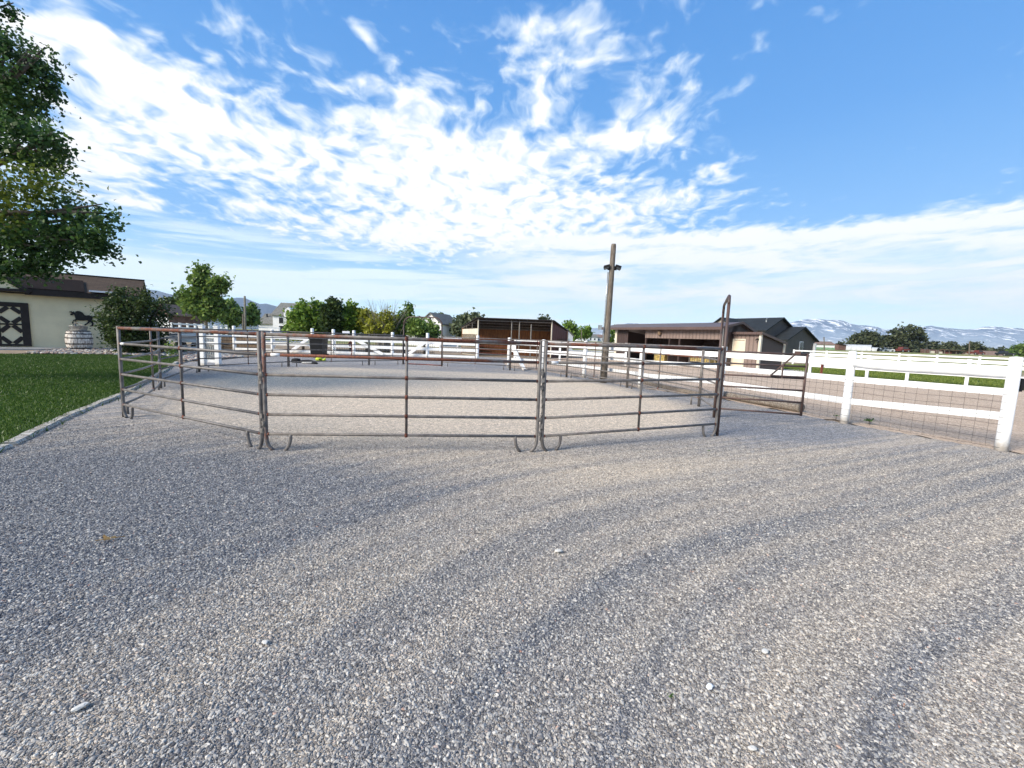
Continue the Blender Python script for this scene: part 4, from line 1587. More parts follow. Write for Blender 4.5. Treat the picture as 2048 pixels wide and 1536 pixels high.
far_tree('poplar_tree', 'tall light green tree with pale trunk rising above the white fence at left', 412, 660, 45,
         [(398, 556, 14, 18), (408, 540, 10, 9), (404, 580, 16, 14), (438, 572, 12, 14), (447, 562, 7, 7), (384, 596, 14, 12), (368, 590, 9, 7), (425, 604, 16, 12), (396, 616, 16, 10), (442, 612, 9, 12), (418, 628, 18, 9), (372, 606, 10, 7), (424, 588, 9, 9), (390, 566, 6, 8)],
         6500, .34, .42, 'leaf_mid', 'trees behind the paddocks', 2.2, .2, bark='bark_pale')
far_tree('broad_tree', 'dark broad tree behind the tall poplar and brown barn', 350, 640, 72, [(352, 615, 24, 18), (335, 612, 14, 12), (372, 622, 18, 16), (385, 632, 12, 12)], 2200, .55, .6, 'leaf_dark', 'trees behind the paddocks')
far_tree('round_tree', 'olive green tree just right of the tall poplar', 462, 650, 62, [(460, 628, 24, 20), (448, 618, 16, 16), (475, 635, 12, 14), (462, 612, 10, 10)], 2600, .45, .5, 'leaf_mid', 'trees behind the paddocks')
far_tree('cone_tree', 'conical green tree between the utility pole and the white house', 505, 652, 64, [(505, 638, 13, 13), (505, 624, 8, 11), (504, 618, 4, 8)], 1300, .42, .4, 'leaf_mid', 'trees behind the paddocks')
g_s = 'shrubs behind the far white fence'
far_tree('shrub_tree', 'bright green bushy tree in front of the white house', 606, 690, 35, [(612, 645, 30, 28), (592, 642, 18, 18), (632, 640, 20, 28), (630, 613, 12, 10), (602, 614, 12, 9), (572, 632, 11, 5), (612, 664, 42, 13)], 6000, .26, .3, 'leaf_bright', g_s, 1.2, .1)
far_tree('shrub_tree', 'dark green upright bushy tree between two brighter ones', 664, 690, 33, [(664, 628, 17, 22), (664, 652, 19, 20), (663, 606, 9, 10), (672, 615, 9, 9)], 4200, .22, .26, 'leaf_dark', g_s, 1.0, .1)
far_tree('shrub_tree', 'mid green shrub just right of the dark bushy tree', 700, 690, 34, [(703, 645, 20, 24), (696, 622, 9, 12), (714, 640, 14, 18), (706, 618, 6, 9)], 3400, .24, .28, 'leaf_bright', g_s, .9, .09)
far_tree('shrub_tree', 'yellow green shrub left of the bare twiggy bush', 733, 692, 34, [(732, 640, 18, 20), (745, 655, 20, 18), (722, 622, 8, 7)], 3200, .22, .26, 'leaf_lime', g_s, .9, .09)
tw = far_tree('flowering_shrub', 'twiggy yellow shrub with bare pale shoots standing up', 768, 694, 33, [(766, 655, 24, 22), (785, 650, 16, 18), (750, 658, 16, 18), (770, 635, 14, 10)], 2300, .2, .26, 'leaf_lime', g_s, stems=9, r=.3, bark='bark_pale')
b_ = Vector(tw.location)
mb = MB()
for k in range(46):
    e = at(random.gauss(768, 22), random.uniform(596, 640), 33 + random.uniform(-.8, .8)) - b_
    s0 = Vector((random.uniform(-.5, .5) + e.x * .25, random.uniform(-.3, .3), .3))
    md_ = s0.lerp(e, .55) + Vector((e.x * -.05, 0, .1))
    mb.tube([s0, md_, e], [.022, .016, .006], 5)
    for j in range(2):
        e2 = e + Vector((random.uniform(-.35, .35), random.uniform(-.2, .2), random.uniform(-.3, .15)))
        mb.tube([md_.lerp(e, .3 + .3 * j), e2], [.010, .004], 4)
mb.build('bare_shoots', 'bark_pale', tw)
far_tree('shrub_tree', 'dull green shrub left of the low arch, with one tall shoot', 808, 690, 34, [(808, 650, 18, 24), (815, 625, 8, 14), (822, 614, 5, 6), (798, 660, 14, 16)], 2600, .22, .26, 'leaf_mid', g_s, .9, .09)
far_tree('shrub_tree', 'rounded green shrub framed by the low arch', 848, 690, 33, [(848, 660, 26, 17), (830, 655, 14, 16), (866, 664, 12, 14)], 3200, .22, .26, 'leaf_mid', g_s, .8, .09)
far_tree('airy_tree', 'grey green airy tree left of the open cream shed', 935, 685, 62, [(935, 645, 20, 18), (950, 640, 13, 13), (918, 655, 14, 14), (930, 668, 18, 12)], 2400, .5, .5, 'leaf_grey', 'trees behind the paddocks')
far_tree('airy_tree', 'thin tree top showing over the roof of the open shed', 1090, 690, 70, [(1088, 643, 14, 5), (1100, 646, 8, 4)], 400, .5, .4, 'leaf_far', 'trees behind the paddocks')
far_tree('pine_tree', 'dark thin pine beside the white gabled house', 879, 685, 80, [(879, 640, 8, 7), (882, 652, 8, 5), (880, 631, 4, 4)], 500, .5, .5, 'leaf_dark', 'trees behind the paddocks')
far_tree('round_tree', 'yellow green tree right of the maroon shed wall', 1140, 690, 85, [(1137, 653, 7, 9), (1146, 662, 7, 10), (1148, 674, 6, 8)], 900, .55, .5, 'leaf_bright', 'trees behind the paddocks')
far_tree('round_tree', 'rounded light green tree above the row of distant houses', 1169, 690, 110, [(1169, 662, 11, 9), (1165, 668, 10, 8), (1175, 668, 8, 8)], 1000, .65, .6, 'leaf_bright', 'trees behind the paddocks')
far_tree('round_tree', 'small tree seen between the wooden pole and brown shed posts', 1222, 695, 90, [(1223, 670, 8, 12), (1230, 662, 7, 8)], 600, .5, .5, 'leaf_mid', 'trees behind the paddocks')
g_r = 'trees along the far edge of the pasture'
far_tree('field_tree', 'wide dark tree behind the silver arched hut', 1728, 712, 150, [(1728, 680, 22, 12), (1712, 686, 12, 10), (1750, 684, 16, 12), (1738, 672, 14, 7), (1700, 692, 10, 6)], 2600, .95, .85, 'leaf_far', g_r)
far_tree('field_tree', 'tallest spreading tree in the row at right, gaps through its crown', 1810, 714, 150, [(1815, 665, 24, 11), (1795, 678, 22, 12), (1835, 675, 12, 10), (1808, 692, 22, 10), (1775, 688, 14, 9), (1825, 690, 16, 10)], 3200, .95, .85, 'leaf_far', g_r)
far_tree('field_tree', 'low dark tree right of the tallest spreading tree', 1852, 714, 155, [(1852, 697, 14, 9), (1840, 702, 12, 7), (1862, 692, 8, 6)], 1300, .95, .85, 'leaf_far', g_r)
far_tree('field_tree', 'dark clump of trees above the tumbledown shed', 1892, 716, 165, [(1890, 697, 18, 9), (1905, 693, 10, 7), (1876, 699, 10, 7)], 1500, .95, .85, 'leaf_far', g_r)
far_tree('field_tree', 'rounded dark tree behind the thin far pole', 1944, 718, 165, [(1946, 698, 18, 11), (1930, 702, 12, 9), (1960, 705, 10, 8)], 1700, .95, .85, 'leaf_far', g_r)
far_tree('field_tree', 'low green trees behind the long brown roof', 1995, 720, 170, [(1992, 704, 16, 7), (1978, 707, 10, 6), (2008, 706, 12, 7)], 1400, .95, .85, 'leaf_far', g_r)
far_tree('field_tree', 'green trees at the right edge above the nearest white post', 2038, 720, 160, [(2040, 703, 16, 10), (2025, 708, 12, 8), (2060, 700, 16, 12)], 1500, .95, .85, 'leaf_mid', g_r)
far_tree('field_tree', 'small dark bush left of the silver arched hut', 1682, 706, 140, [(1683, 694, 9, 5)], 400, .8, .7, 'leaf_far', g_r)

# ------------------------------------------------------------------ brown metal shed on the right
UU = Vector((.5, -.866, 0))             # along its front, towards the camera-right
VV = Vector((.866, .5, 0))              # into the building
SC = Vector((14.75, 29.6, 0))
srz = math.atan2(UU.y, UU.x)            # local x = along front, local y = into the building
shed = thing('metal_shed', 'long brown ribbed metal shed with open front bays and a tan door', 'shed', SC, srz)
LF = 12.0
zE, zR, vR, vB, zB = 2.90, 3.22, 1.9, 4.3, 2.35
mb = MB()
mb.prism([(0, .02, -.05), (0, 1.30, -.05), (0, 1.30, 3.2), (0, vR, zR - .03), (0, .02, zE)], (-.08, 0, 0))
mb.prism([(.0, 1.30, 2.4), (.0, vB, 1.9), (.0, vB, zB), (.0, vR, zR - .03), (.0, 1.30, 3.2)], (-.08, 0, 0))
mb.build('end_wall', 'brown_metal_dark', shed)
mb = MB()
mb.prism([(-LF, vB, -.05), (0, vB, -.05), (0, vB, zB), (-LF, vB, zB)], (0, .08, 0))
mb.prism([(-LF + 1.55, .03, -.05), (-LF + 1.55, vB, -.05), (-LF + 1.55, vB, 2.3), (-LF + 1.55, .03, 2.8)], (.08, 0, 0))
mb.prism([(-4.6, .03, -.05), (-4.6, vB, -.05), (-4.6, vB, 2.3), (-4.6, .03, 2.7)], (.08, 0, 0))
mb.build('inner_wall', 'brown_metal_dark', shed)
# roof: short front slope, long rear slope
mb = MB()
oh = .45
for (y0, z0, y1, z1) in ((-oh, zE + .05 - oh * .26, vR, zR + .05), (vR, zR + .05, vB + .3, zB + .02)):
    mb.prism([(-LF - .5, y0, z0), (.22, y0, z0), (.22, y1, z1), (-LF - .5, y1, z1)], (0, 0, .06))
sroof = mb.build('roof', 'brown_roof', shed)
mb = MB()
zf = zE + .05 - oh * .26
mb.box((-LF / 2 - .14, -oh - .03, zf - .03), (LF + .74, .04, .20))
mb.bar((.245, -oh, zf + .02), (.245, vR, zR + .07), .03, .16)
mb.bar((.245, vR, zR + .07), (.245, vB + .3, zB + .03), .03, .16)
mb.build('fascia', 'brown_roof', shed)
# front: solid bay, then an upper apron over open bays
x_a, x_b = -LF + 1.5, -LF + 2.9
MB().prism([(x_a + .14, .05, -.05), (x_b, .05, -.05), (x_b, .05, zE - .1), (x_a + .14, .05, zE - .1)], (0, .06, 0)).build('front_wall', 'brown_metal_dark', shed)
x_c = -7.05
MB().prism([(x_c, 0, 2.02), (-.12, 0, 2.02), (-.12, 0, zE - .08), (x_c, 0, zE - .08)], (0, .06, 0)).build('apron_wall', 'brown_metal', shed)
MB().box((x_a, 0, 1.4), (.24, .12, 2.85)).build('corner_trim', 'cream_panel', shed)
MB().box((-.02, .0, 1.42), (.14, .1, 2.86)).build('corner_trim', 'cream_panel', shed)
for xx in (x_c + .05, -3.6, -LF - .35):
    MB().box((xx, .1, 1.35), (.13, .13, 2.8)).build('post', 'brown_metal_dark', shed)
MB().box((-LF - .3, 2.2, 1.35), (.16, .16, 2.7)).build('post', 'brown_metal_dark', shed)
# nest box on the apron
nb = MB()
nb.lathe([(.04, -.28), (.13, -.22), (.16, 0), (.10, .16), (.02, .22)], (-5.45, -.12, 2.52), 10)
nb.build('nest_box', 'old_planks', shed)
# rear lean-to that stands out past the gable
xl, z1_, z2_ = 1.95, 2.52, 1.86
MB().prism([(0.01, 1.30, -.05), (xl, 1.30, -.05), (xl, 1.30, z1_ - .04), (.01, 1.30, z1_ - .04)], (0, .07, 0)).build('leanto_front', 'brown_metal', shed)
MB().prism([(xl, 1.38, -.05), (xl, vB, -.05), (xl, vB, z2_ - .02), (xl, 1.38, z1_ - .05)], (-.07, 0, 0)).build('leanto_end', 'brown_metal_dark', shed)
mb = MB()
mb.prism([(0.05, 1.12, z1_ + .02), (xl + .16, 1.12, z1_ + .02), (xl + .16, vB + .15, z2_ + .0), (0.05, vB + .15, z2_ + .0)], (0, 0, .06))
mb.build('leanto_roof', 'brown_roof', shed)
mb = MB()
mb.box((xl / 2 + .1, 1.09, z1_ + .0), (xl + .14, .04, .17))
mb.bar((xl + .18, 1.1, z1_ + .03), (xl + .18, vB + .15, z2_ + .02), .03, .15)
mb.build('leanto_fascia', 'brown_roof', shed)
MB().box((xl + .0, 1.31, 1.22), (.17, .17, 2.48)).build('corner_trim', 'cream_panel', shed)
MB().box((xl + .0, vB, .9), (.14, .14, 1.86)).build('corner_trim', 'cream_panel', shed)
dr = MB().box((.50, 1.27, 1.0), (.80, .05, 2.0)).build('door', 'tan_door', shed)
mb = MB()
for xx in (.06, .94):
    mb.box((xx, 1.26, 1.02), (.08, .07, 2.06))
mb.box((.5, 1.26, 2.08), (.96, .07, .08))
mb.build('door_frame', 'cream_panel', dr)
MB().lathe([(.03, 0), (.03, .05)], (.82, 1.22, 1.0), 10).build('knob', 'steel', dr)
mb = MB()
mb.box((xl - .12, 1.18, 2.12), (.12, .12, .1))
mb.lathe([(.03, 0), (.08, -.07)], (xl - .2, 1.12, 2.1), 8)
mb.build('wall_lamp', 'charcoal_cloth', shed)
# hay, feeder and clutter standing inside the bays
for k, (hx, hy, hz_, label) in enumerate(((-6.4, 1.4, .9, 'hay bale stack in the left open bay of the brown shed'), (-2.0, 1.9, .55, 'low hay bale under the right end of the brown shed'))):
    o = SC + UU * hx + VV * hy
    t = thing('hay_bale', label, 'hay bale', (o.x, o.y, 0), srz)
    mb = MB()
    for i in range(2 if k == 0 else 1):
        mb.box((0, 0, .23 + .46 * i), (1.1, .5, .45), rz=.05 * i)
    mb.build('straw', 'hay', t)
    mb = MB()
    for xx in (-.3, .3):
        mb.box((xx, 0, .23), (.012, .506, .455))
    mb.build('twine', 'neon', t)
o = SC + UU * -1.25 + VV * -.3
t = thing('hay_rack', 'grey metal feed rack standing at the front of the brown shed', 'feeder', (o.x, o.y, 0), srz)
mb = MB()
for xx in (-.85, .85):
    for yy in (-.3, .3):
        mb.tube([(xx, yy, 0), (xx, yy, 1.1)], .025, 6)
mb.build('leg', 'steel', t)
mb = MB()
for zz in (.35, .7, 1.08):
    mb.tube([(-.85, -.3, zz), (.85, -.3, zz)], .02, 6)
    mb.tube([(-.85, .3, zz), (.85, .3, zz)], .02, 6)
for k in range(9):
    mb.tube([(-.8 + .2 * k, -.3, .35), (-.8 + .2 * k, -.3, 1.08)], .012, 5)
mb.build('bars', 'steel', t)
MB().box((0, 0, .5), (1.6, .5, .25)).build('feed', 'hay', t)

# ------------------------------------------------------------------ open run-in shed in the middle
A0, A1 = at(955, 711, 37.0), at(1101, 715, 37.0)
B0, B1 = at(923, 706, 40.0), at(1133, 712, 40.0)
for q in (A0, A1, B0, B1):
    q.z = 0
ro = thing('run_in_shed', 'open fronted horse shed with cream left end, maroon right end and plank lined back', 'shed', A0)
L0 = Vector((0, 0, 0))
a1, b0, b1 = A1 - A0, B0 - A0, B1 - A0
zF, zBk = 3.18, 2.42
up = lambda q, z: Vector((q.x, q.y, z))
MB().prism([up(L0, -.05), up(b0, -.05), up(b0, 2.30), up(L0, 2.36)], (.07, .0, 0)).build('end_wall', 'cream_panel', ro)
mb = MB()
mb.prism([up(a1, -.05), up(b1, -.05), up(b1, zBk - .04), up(a1, zF - .04)], (-.07, .02, 0))
mb.build('end_wall', 'maroon_metal', ro)
mb = MB()
mb.prism([up(b0, -.05), up(b1, -.05), up(b1, 2.44), up(b0, 2.44)], (0, -.08, 0))
bk = mb.build('back_wall', 'rough_planks', ro)
mb = MB()
mb.prism([up(L0.lerp(b0, .06), .0), up(b0, .0), up(b0, 1.85), up(L0.lerp(b0, .06), 1.85)], (.13, .0, 0))
mb.prism([up(a1.lerp(b1, .35), .0), up(b1, .0), up(b1, 1.7), up(a1.lerp(b1, .35), 1.7)], (-.2, .02, 0))
mb.build('lining', 'old_planks', ro)
mb = MB()
mb.prism([up(L0, zF) + Vector((-.15, -.3, .08)), up(a1, zF) + Vector((.15, -.3, .08)), up(b1, zBk) + Vector((.2, .25, 0)), up(b0, zBk) + Vector((-.2, .25, 0))], (0, 0, .05))
mb.build('roof', 'shade_roof', ro)
mb = MB()
mb.tube([up(L0, zF - .12), up(a1, zF - .12)], .045, 8)
for q in (.3, .6, .9):
    mb.tube([up(L0.lerp(b0, q), zF - .1 + (zBk - zF) * q), up(a1.lerp(b1, q), zF - .1 + (zBk - zF) * q)], .035, 6)
for k in range(1, 9):
    q = L0.lerp(a1, k / 9)
    mb.tube([up(q, zF - .12), up(q, zF + .08)], .02, 6)
mb.tube([up(L0, zF - .02), up(b0, zBk - .02)], .04, 6)
for q in (.35, .7):
    c_ = L0.lerp(b0, q)
    mb.tube([up(c_, 2.3), up(c_, zF + (zBk - zF) * q)], .03, 6)
mb.build('roof_frame', 'steel', ro)
for q, hgt in ((0, zF), (.455, zF - .1), (.56, zF - .15), (.72, zF - .3), (1, zF)):
    c_ = L0.lerp(a1, q)
    MB().tube([up(c_, 0), up(c_, hgt)], .055, 8).build('post', 'steel' if 0 < q < 1 else 'cream_panel', ro)
c_ = b1 + Vector((.03, 0, 0))
MB().tube([up(c_, 0), up(c_, zBk)], .06, 8).build('post', 'cream_panel', ro)
# pipe gate in front of its left bay
ga, gb = at(958, 711, 36.0), at(1018, 712, 36.0)
t = thing('pipe_gate', 'dark pipe gate closing the left bay of the open horse shed', 'gate', (ga.x, ga.y, 0), 0)
Lg = gb.x - ga.x
for x in (0, Lg):
    MB().tube([(x, 0, 0), (x, 0, 1.5)], .035, 8).build('stile', 'rust_red', t)
for z in (.25, .55, .85, 1.15, 1.45):
    MB().tube([(0, 0, z), (Lg, 0, z)], .025, 8).build('rail', 'rust_red', t)


# ------------------------------------------------------------------ fences behind the pen
def board_fence(name, label, pts, h, rails, pw=.13, rh=.14, mat='vinyl', group=None, cat='fence', spacing=None, cap=True, z0=0.0):
    o = Vector((pts[0][0], pts[0][1], 0))
    t = thing(name, label, cat, o, 0, group)
    P = [Vector((q[0], q[1], 0)) - o for q in pts]
    allp = []
    for a, b in zip(P, P[1:]):
        n = max(1, round((b - a).length / spacing)) if spacing else 1
        allp += [a.lerp(b, k / n) for k in range(n)]
    allp.append(P[-1])
    for i, c in enumerate(allp):
        d = allp[min(i + 1, len(allp) - 1)] - allp[max(i - 1, 0)]
        rz = math.atan2(d.y, d.x)
        mb = MB()
        mb.box(c + Vector((0, 0, h / 2)), (pw, pw, h), rz)
        if cap:
            mb.box(c + Vector((0, 0, h + .02)), (pw * 1.25, pw * 1.25, .05), rz)
        mb.build('post', mat, t)
    for a, b in zip(allp, allp[1:]):
        for z in rails:
            d = (b - a).normalized() * pw * .5
            MB().bar(a + d + Vector((0, 0, z)), b - d + Vector((0, 0, z)), .05, rh).build('rail', mat, t)
    return t


MF = [gz(469, 708), gz(544, 708.5), gz(625, 709), gz(667, 709), gz(708, 709.5), gz(785, 711), gz(855, 714), gz(955, 718)]
MF = [Vector((q.x, 29.0 + .9 * math.sin(i), 0)) for i, q in enumerate(MF)]
MF = [at(px, 690, 29.5) for px in (469, 545, 625, 667, 708, 785, 855, 955)]
woodfence('wooden_fence', 'white post and rail fence across the back, behind the black bin', [(q.x, q.y) for q in MF], [.11] * 8, [1.78, 1.62, 1.8, 1.78, 1.75, 1.72, 1.75, 1.7],
          [[('board', (1.08, 1.08), .2), ('board', (.64, .64), .2), ('board', (.16, .16), .2)]] * 7)
for k, (x0, y0, x1, y1, lab) in enumerate(((711, 679, 766, 709, 'white diagonal timber on the back fence right of the black bin'), (856, 681, 818, 707, 'white diagonal timber on the back fence under the low arch'), (618, 676, 580, 704, 'white diagonal timber on the back fence left of the black bin'))):
    a, b = at(x0, y0, 29.2), at(x1, y1, 29.2)
    b.z = max(b.z, .03)
    t = thing('brace_board', lab, 'brace', (b.x, b.y, 0))
    MB().bar((0, 0, b.z), a - Vector((b.x, b.y, 0)), .06, .2).build('beam', 'white_wood', t)
a, b = at(690, 662, 34), at(880, 668, 34)
t = thing('picket_fence', 'low black iron picket fence in front of the green shrubs', 'fence', (a.x, 31.6, 0))
mb = MB()
LP = b.x - a.x
for z in (.3, 1.45):
    mb.bar((0, 0, z), (LP, 0, z), .03, .04)
for k in range(60):
    mb.bar((LP * k / 59, 0, .05), (LP * k / 59, 0, 1.62), .018, .018, up=(0, 1, 0))
mb.build('pickets', 'charcoal_cloth', t)
sg = at(692, 665, 31.4)
MB_ = MB().box((0, 0, 0), (.55, .02, .2)).build('sign', 'sign_white')
MB_.location = sg
tag(MB_, 'small blank pale sign on the black picket fence', 'sign')

# the man gate with two tall posts left of the pen
q0, q1 = gz(407, 731), gz(437, 732)
for q, lab in ((q0, 'white square gate post behind the left pen panels, the left of two'), (q1, 'white weathered gate post with a slatted gate hung on its left')):
    t = thing('gate_post', lab, 'post', q)
    mb = MB()
    mb.box((0, 0, .82), (.17, .17, 1.64))
    mb.box((0, 0, 1.66), (.20, .20, .04))
    mb.build('shaft', 'white_wood', t)
t = thing('slat_gate', 'white narrow gate of upright slats between two white posts', 'gate', q0)
gw = (q1 - q0).length
mb = MB()
for k in range(5):
    mb.box((.13 + (gw - .26) * k / 4, .02, .72), (.05, .03, 1.15))
mb.build('slats', 'galvanised', t)
mb = MB()
for z in (.2, .95, 1.22, 1.5):
    mb.box((gw / 2, 0, z), (gw - .18, .03, .12))
mb.build('frame', 'white_wood', t)

# white paddock fences receding on the left
board_fence('vinyl_fence', 'white three-rail vinyl fence running right from behind the corner shrub', [at(338, 690, 33)[:2], at(470, 690, 37)[:2], at(620, 690, 41)[:2]], 1.45, (1.35, .95, .55), spacing=2.6)
board_fence('vinyl_fence', 'tall white fence line with close set posts below the tall poplar', [at(345, 690, 48)[:2], at(455, 690, 60)[:2]], 2.0, (1.9, 1.45, 1.0), pw=.2, rh=.18, spacing=1.5)
board_fence('vinyl_fence', 'distant white fence rail between the poplar and the white house', [at(452, 690, 62)[:2], at(560, 690, 64)[:2]], 1.9, (1.75, 1.2), spacing=3.4)
board_fence('vinyl_fence', 'white fence close behind the far left pen panel, ending at a thin post', [at(318, 700, 26)[:2], at(397, 706, 25)[:2]], 1.35, (1.22, .78, .35), spacing=2.4)
board_fence('vinyl_fence', 'white fence in the middle distance left of the open shed', [at(880, 690, 43)[:2], at(950, 690, 44)[:2]], 1.5, (1.35, .9, .45), spacing=2.4)
board_fence('vinyl_fence', 'white rail fence between the open shed and the tall wooden pole', [at(1136, 690, 48)[:2], at(1212, 690, 50)[:2], at(1255, 690, 50)[:2]], 1.45, (1.3, .85, .4), spacing=2.4)
board_fence('paddock_rail', 'white wooden paddock rails behind the right pen panels and in front of the open shed', [at(1030, 700, 30)[:2], at(1120, 700, 29)[:2], at(1252, 700, 28)[:2]], 1.5, (1.36, .72), rh=.22, spacing=3.2, mat='white_wood')
v1 = [(24.6, 18.4), (22.9, 20.9), (21.5, 22.6), (20.5, 24.0), (18.9, 26.4)]
board_fence('vinyl_fence', 'white vinyl fence along the far side of the sand, beside the mown strip', v1, 1.3, (1.24, 1.02, .55), rh=.16, spacing=2.5)
v2 = [at(1588, 700, 41)[:2], at(1800, 700, 37)[:2], at(2060, 700, 31)[:2]]
board_fence('vinyl_fence', 'white two-rail fence beyond the mown strip at right', v2, 1.42, (1.36, 1.02), rh=.12, spacing=2.4)
t = thing('steel_post', 'dark red steel post standing on the grass strip beyond the gate', 'post', gz(1642, 750))
MB().box((0, 0, .5), (.09, .09, 1.0)).build('shaft', 'rust_red', t)
MB().lathe([(.05, 1.0), (.07, 1.02), (.03, 1.07)], seg=8).build('cap', 'charcoal_cloth', t)

# brown feed boards behind the left fence
for px0, px1, lab, m_ in ((444, 467, 'brown wooden feeder panel right of the white gate post', 'old_planks'), (474, 522, 'long dark stock feeder behind the back left fence', 'old_planks')):
    a, b = at(px0, 705, 31), at(px1, 705, 31)
    t = thing('feed_panel', lab, 'feeder', (a.x, a.y, 0))
    W_ = b.x - a.x
    MB().box((W_ / 2, 0, .5), (W_, .06, .9)).build('boards', m_, t)
    mb = MB()
    for z in (.25, .5, .75):
        mb.tube([(0, -.05, z), (W_, -.05, z)], .018, 6)
    mb.build('bars', 'wire', t)
a = gz(360, 706)
a = at(362, 700, 26.8)
t = thing('utility_trailer', 'white flatbed trailer with black tarp bundle, partly behind the corner shrub', 'trailer', (a.x, a.y, 0), .12)
MB().box((0, 0, .72), (3.6, 1.7, .16)).build('bed', 'white_paint', t)
MB().box((-.2, -.82, .92), (3.4, .06, .3)).build('side_board', 'car_silver', t)
for xx in (-.5, .5):
    for yy in (-.8, .8):
        w_ = MB().tube([(xx, yy - .1, .34), (xx, yy + .1, .34)], .34, 16).build('wheel', 'rubber', t)
        MB().tube([(xx, yy - .11, .34), (xx, yy + .11, .34)], .17, 12).build('rim', 'car_silver', w_)
MB().tube([(1.8, 0, .66), (2.9, 0, .55)], .06, 8).build('hitch', 'car_dark', t)
MB().lathe([(.75, 0), (.8, .12), (.55, .36), (.1, .45)], (-.9, 0, .8), 14, sx=1.2, sy=.8).build('tarp_bundle', 'black_plastic', t, True)

# black wheeled bin at the back fence
bp_ = gz(638, 715)
t = thing('wheeled_bin', 'black wheeled rubbish bin standing behind the back panel of the pen', 'bin', bp_)
mb = MB()
bw_, tw_ = .34, .40
vs = []
for z, h_ in ((.06, bw_), (1.16, tw_)):
    vs += [(-h_, -h_, z), (h_, -h_, z), (h_, h_, z), (-h_, h_, z)]
mb.add(vs, [(0, 1, 5, 4), (1, 2, 6, 5), (2, 3, 7, 6), (3, 0, 4, 7), (0, 3, 2, 1), (4, 5, 6, 7)])
mb.box((0, 0, 1.15), (.86, .86, .05))
mb.build('body', 'black_plastic', t)
MB().prism([(-.43, -.45, 1.18), (.43, -.45, 1.18), (.43, .40, 1.20), (.43, .42, 1.26), (.43, -.2, 1.29), (.43, -.45, 1.22), (-.43, -.45, 1.22)][:2] + [(.43, .42, 1.18), (-.43, .42, 1.18)], (0, 0, .07)).build('lid', 'black_plastic', t)
MB().tube([(-.3, .5, 1.12), (.3, .5, 1.12)], .02, 8).build('handle', 'black_plastic', t)
for s in (-1, 1):
    MB().tube([(s * .34, .34, .12), (s * .42, .34, .12)], .12, 14).build('wheel', 'rubber', t)
a = at(658, 690, 28.6)
t = thing('chain_gate', 'narrow dark chain mesh gate right of the black bin', 'gate', (a.x - .3, 28.9, 0))
mb = MB()
for x in (0, .62):
    mb.tube([(x, 0, 0), (x, 0, 1.35)], .025, 6)
for z in (.08, 1.33):
    mb.tube([(0, 0, z), (.62, 0, z)], .022, 6)
mb.build('frame', 'white_wood', t)
mb = MB()
for k in range(-8, 9):
    for s in (-1, 1):
        x0, z0, x1, z1 = (k * .15, .08, k * .15 + 1.25, 1.33) if s > 0 else (.62 - k * .15, .08, .62 - k * .15 - 1.25, 1.33)
        pts = [(x0 + (x1 - x0) * q, z0 + (z1 - z0) * q) for q in np.linspace(0, 1, 26)]
        pts = [q for q in pts if 0 <= q[0] <= .62]
        if len(pts) > 1:
            mb.tube([(pts[0][0], 0, pts[0][1]), (pts[-1][0], 0, pts[-1][1])], .006, 4)
mb.build('mesh', 'wire', t)

# the heap of tack on the gravel inside the pen
q = gz(606, 725)
t = thing('tack_bag', 'black fabric bag lying on the gravel near the back of the pen', 'bag', q, .25)
t.scale = (.7, .7, .7)
mb = MB()
mb.lathe([(.0, 0), (.30, .02), (.34, .14), (.26, .27), (.05, .31)], (-.45, 0, 0), 14, sx=1.0, sy=.7)
mb.lathe([(.0, 0), (.34, .01), (.36, .09), (.2, .18), (.04, .2)], (.25, .12, 0), 14, sx=1.6, sy=.7)
mb.build('body', 'charcoal_cloth', t, True)
MB().tube([(-.7, -.1, .02), (-.2, -.32, .03), (.5, -.34, .03), (.95, -.1, .03)], .035, 7).build('strap', 'charcoal_cloth', t)
q = gz(616, 727)
t = thing('folded_blanket', 'pale grey folded blanket with black end beside the black bag', 'blanket', q, -.12)
t.scale = (.6, .6, .6)
MB().lathe([(0, 0), (.45, .01), (.5, .06), (.42, .13), (.1, .15)], (0, 0, 0), 16, sx=1.15, sy=.5).build('fold', 'grey_cloth', t, True)
MB().lathe([(0, 0), (.22, .01), (.24, .08), (.16, .15), (.02, .16)], (.62, -.06, 0), 12, sx=1.2, sy=.8).build('dark_end', 'charcoal_cloth', t, True)
q = gz(640, 721)
t = thing('neon_bundle', 'neon yellow crumpled bundle on the gravel in front of the bin', 'bundle', q, .1)
t.scale = (.5, .5, .5)
mb = MB()
mb.lathe([(0, 0), (.33, .0), (.40, .14), (.33, .30), (.16, .38), (.02, .39)], (-.1, 0, 0), 14, sx=1.0, sy=.8)
mb.lathe([(.0, 0), (.2, .02), (.22, .1), (.14, .17), (.02, .19)], (.42, .02, 0), 10)
mb.tube([(.45, 0, .1), (.58, 0, .28), (.62, -.02, .36)], [.08, .07, .03], 8)
mb.build('body', 'neon', t, True)
MB().lathe([(.0, 0), (.11, .01), (.12, .08), (.06, .13)], (.1, -.33, .07), 10, sy=.5).build('opening', 'charcoal_cloth', t, True)
q = gz(704, 700)
q = at(704, 700, 28.9)
t = thing('halter', 'reddish rope halter hanging on the back fence', 'halter', (q.x, q.y, 0))
MB().tube([(0, -.2, 1.0), (-.1, -.2, .95), (-.16, -.2, .8), (-.06, -.2, .65), (.04, -.2, .75), (.08, -.2, .9), (0, -.2, 1.0), (.06, -.2, .7), (.08, -.2, .3), (.02, -.2, .05)], .035, 6).build('rope', 'rust_red', t)

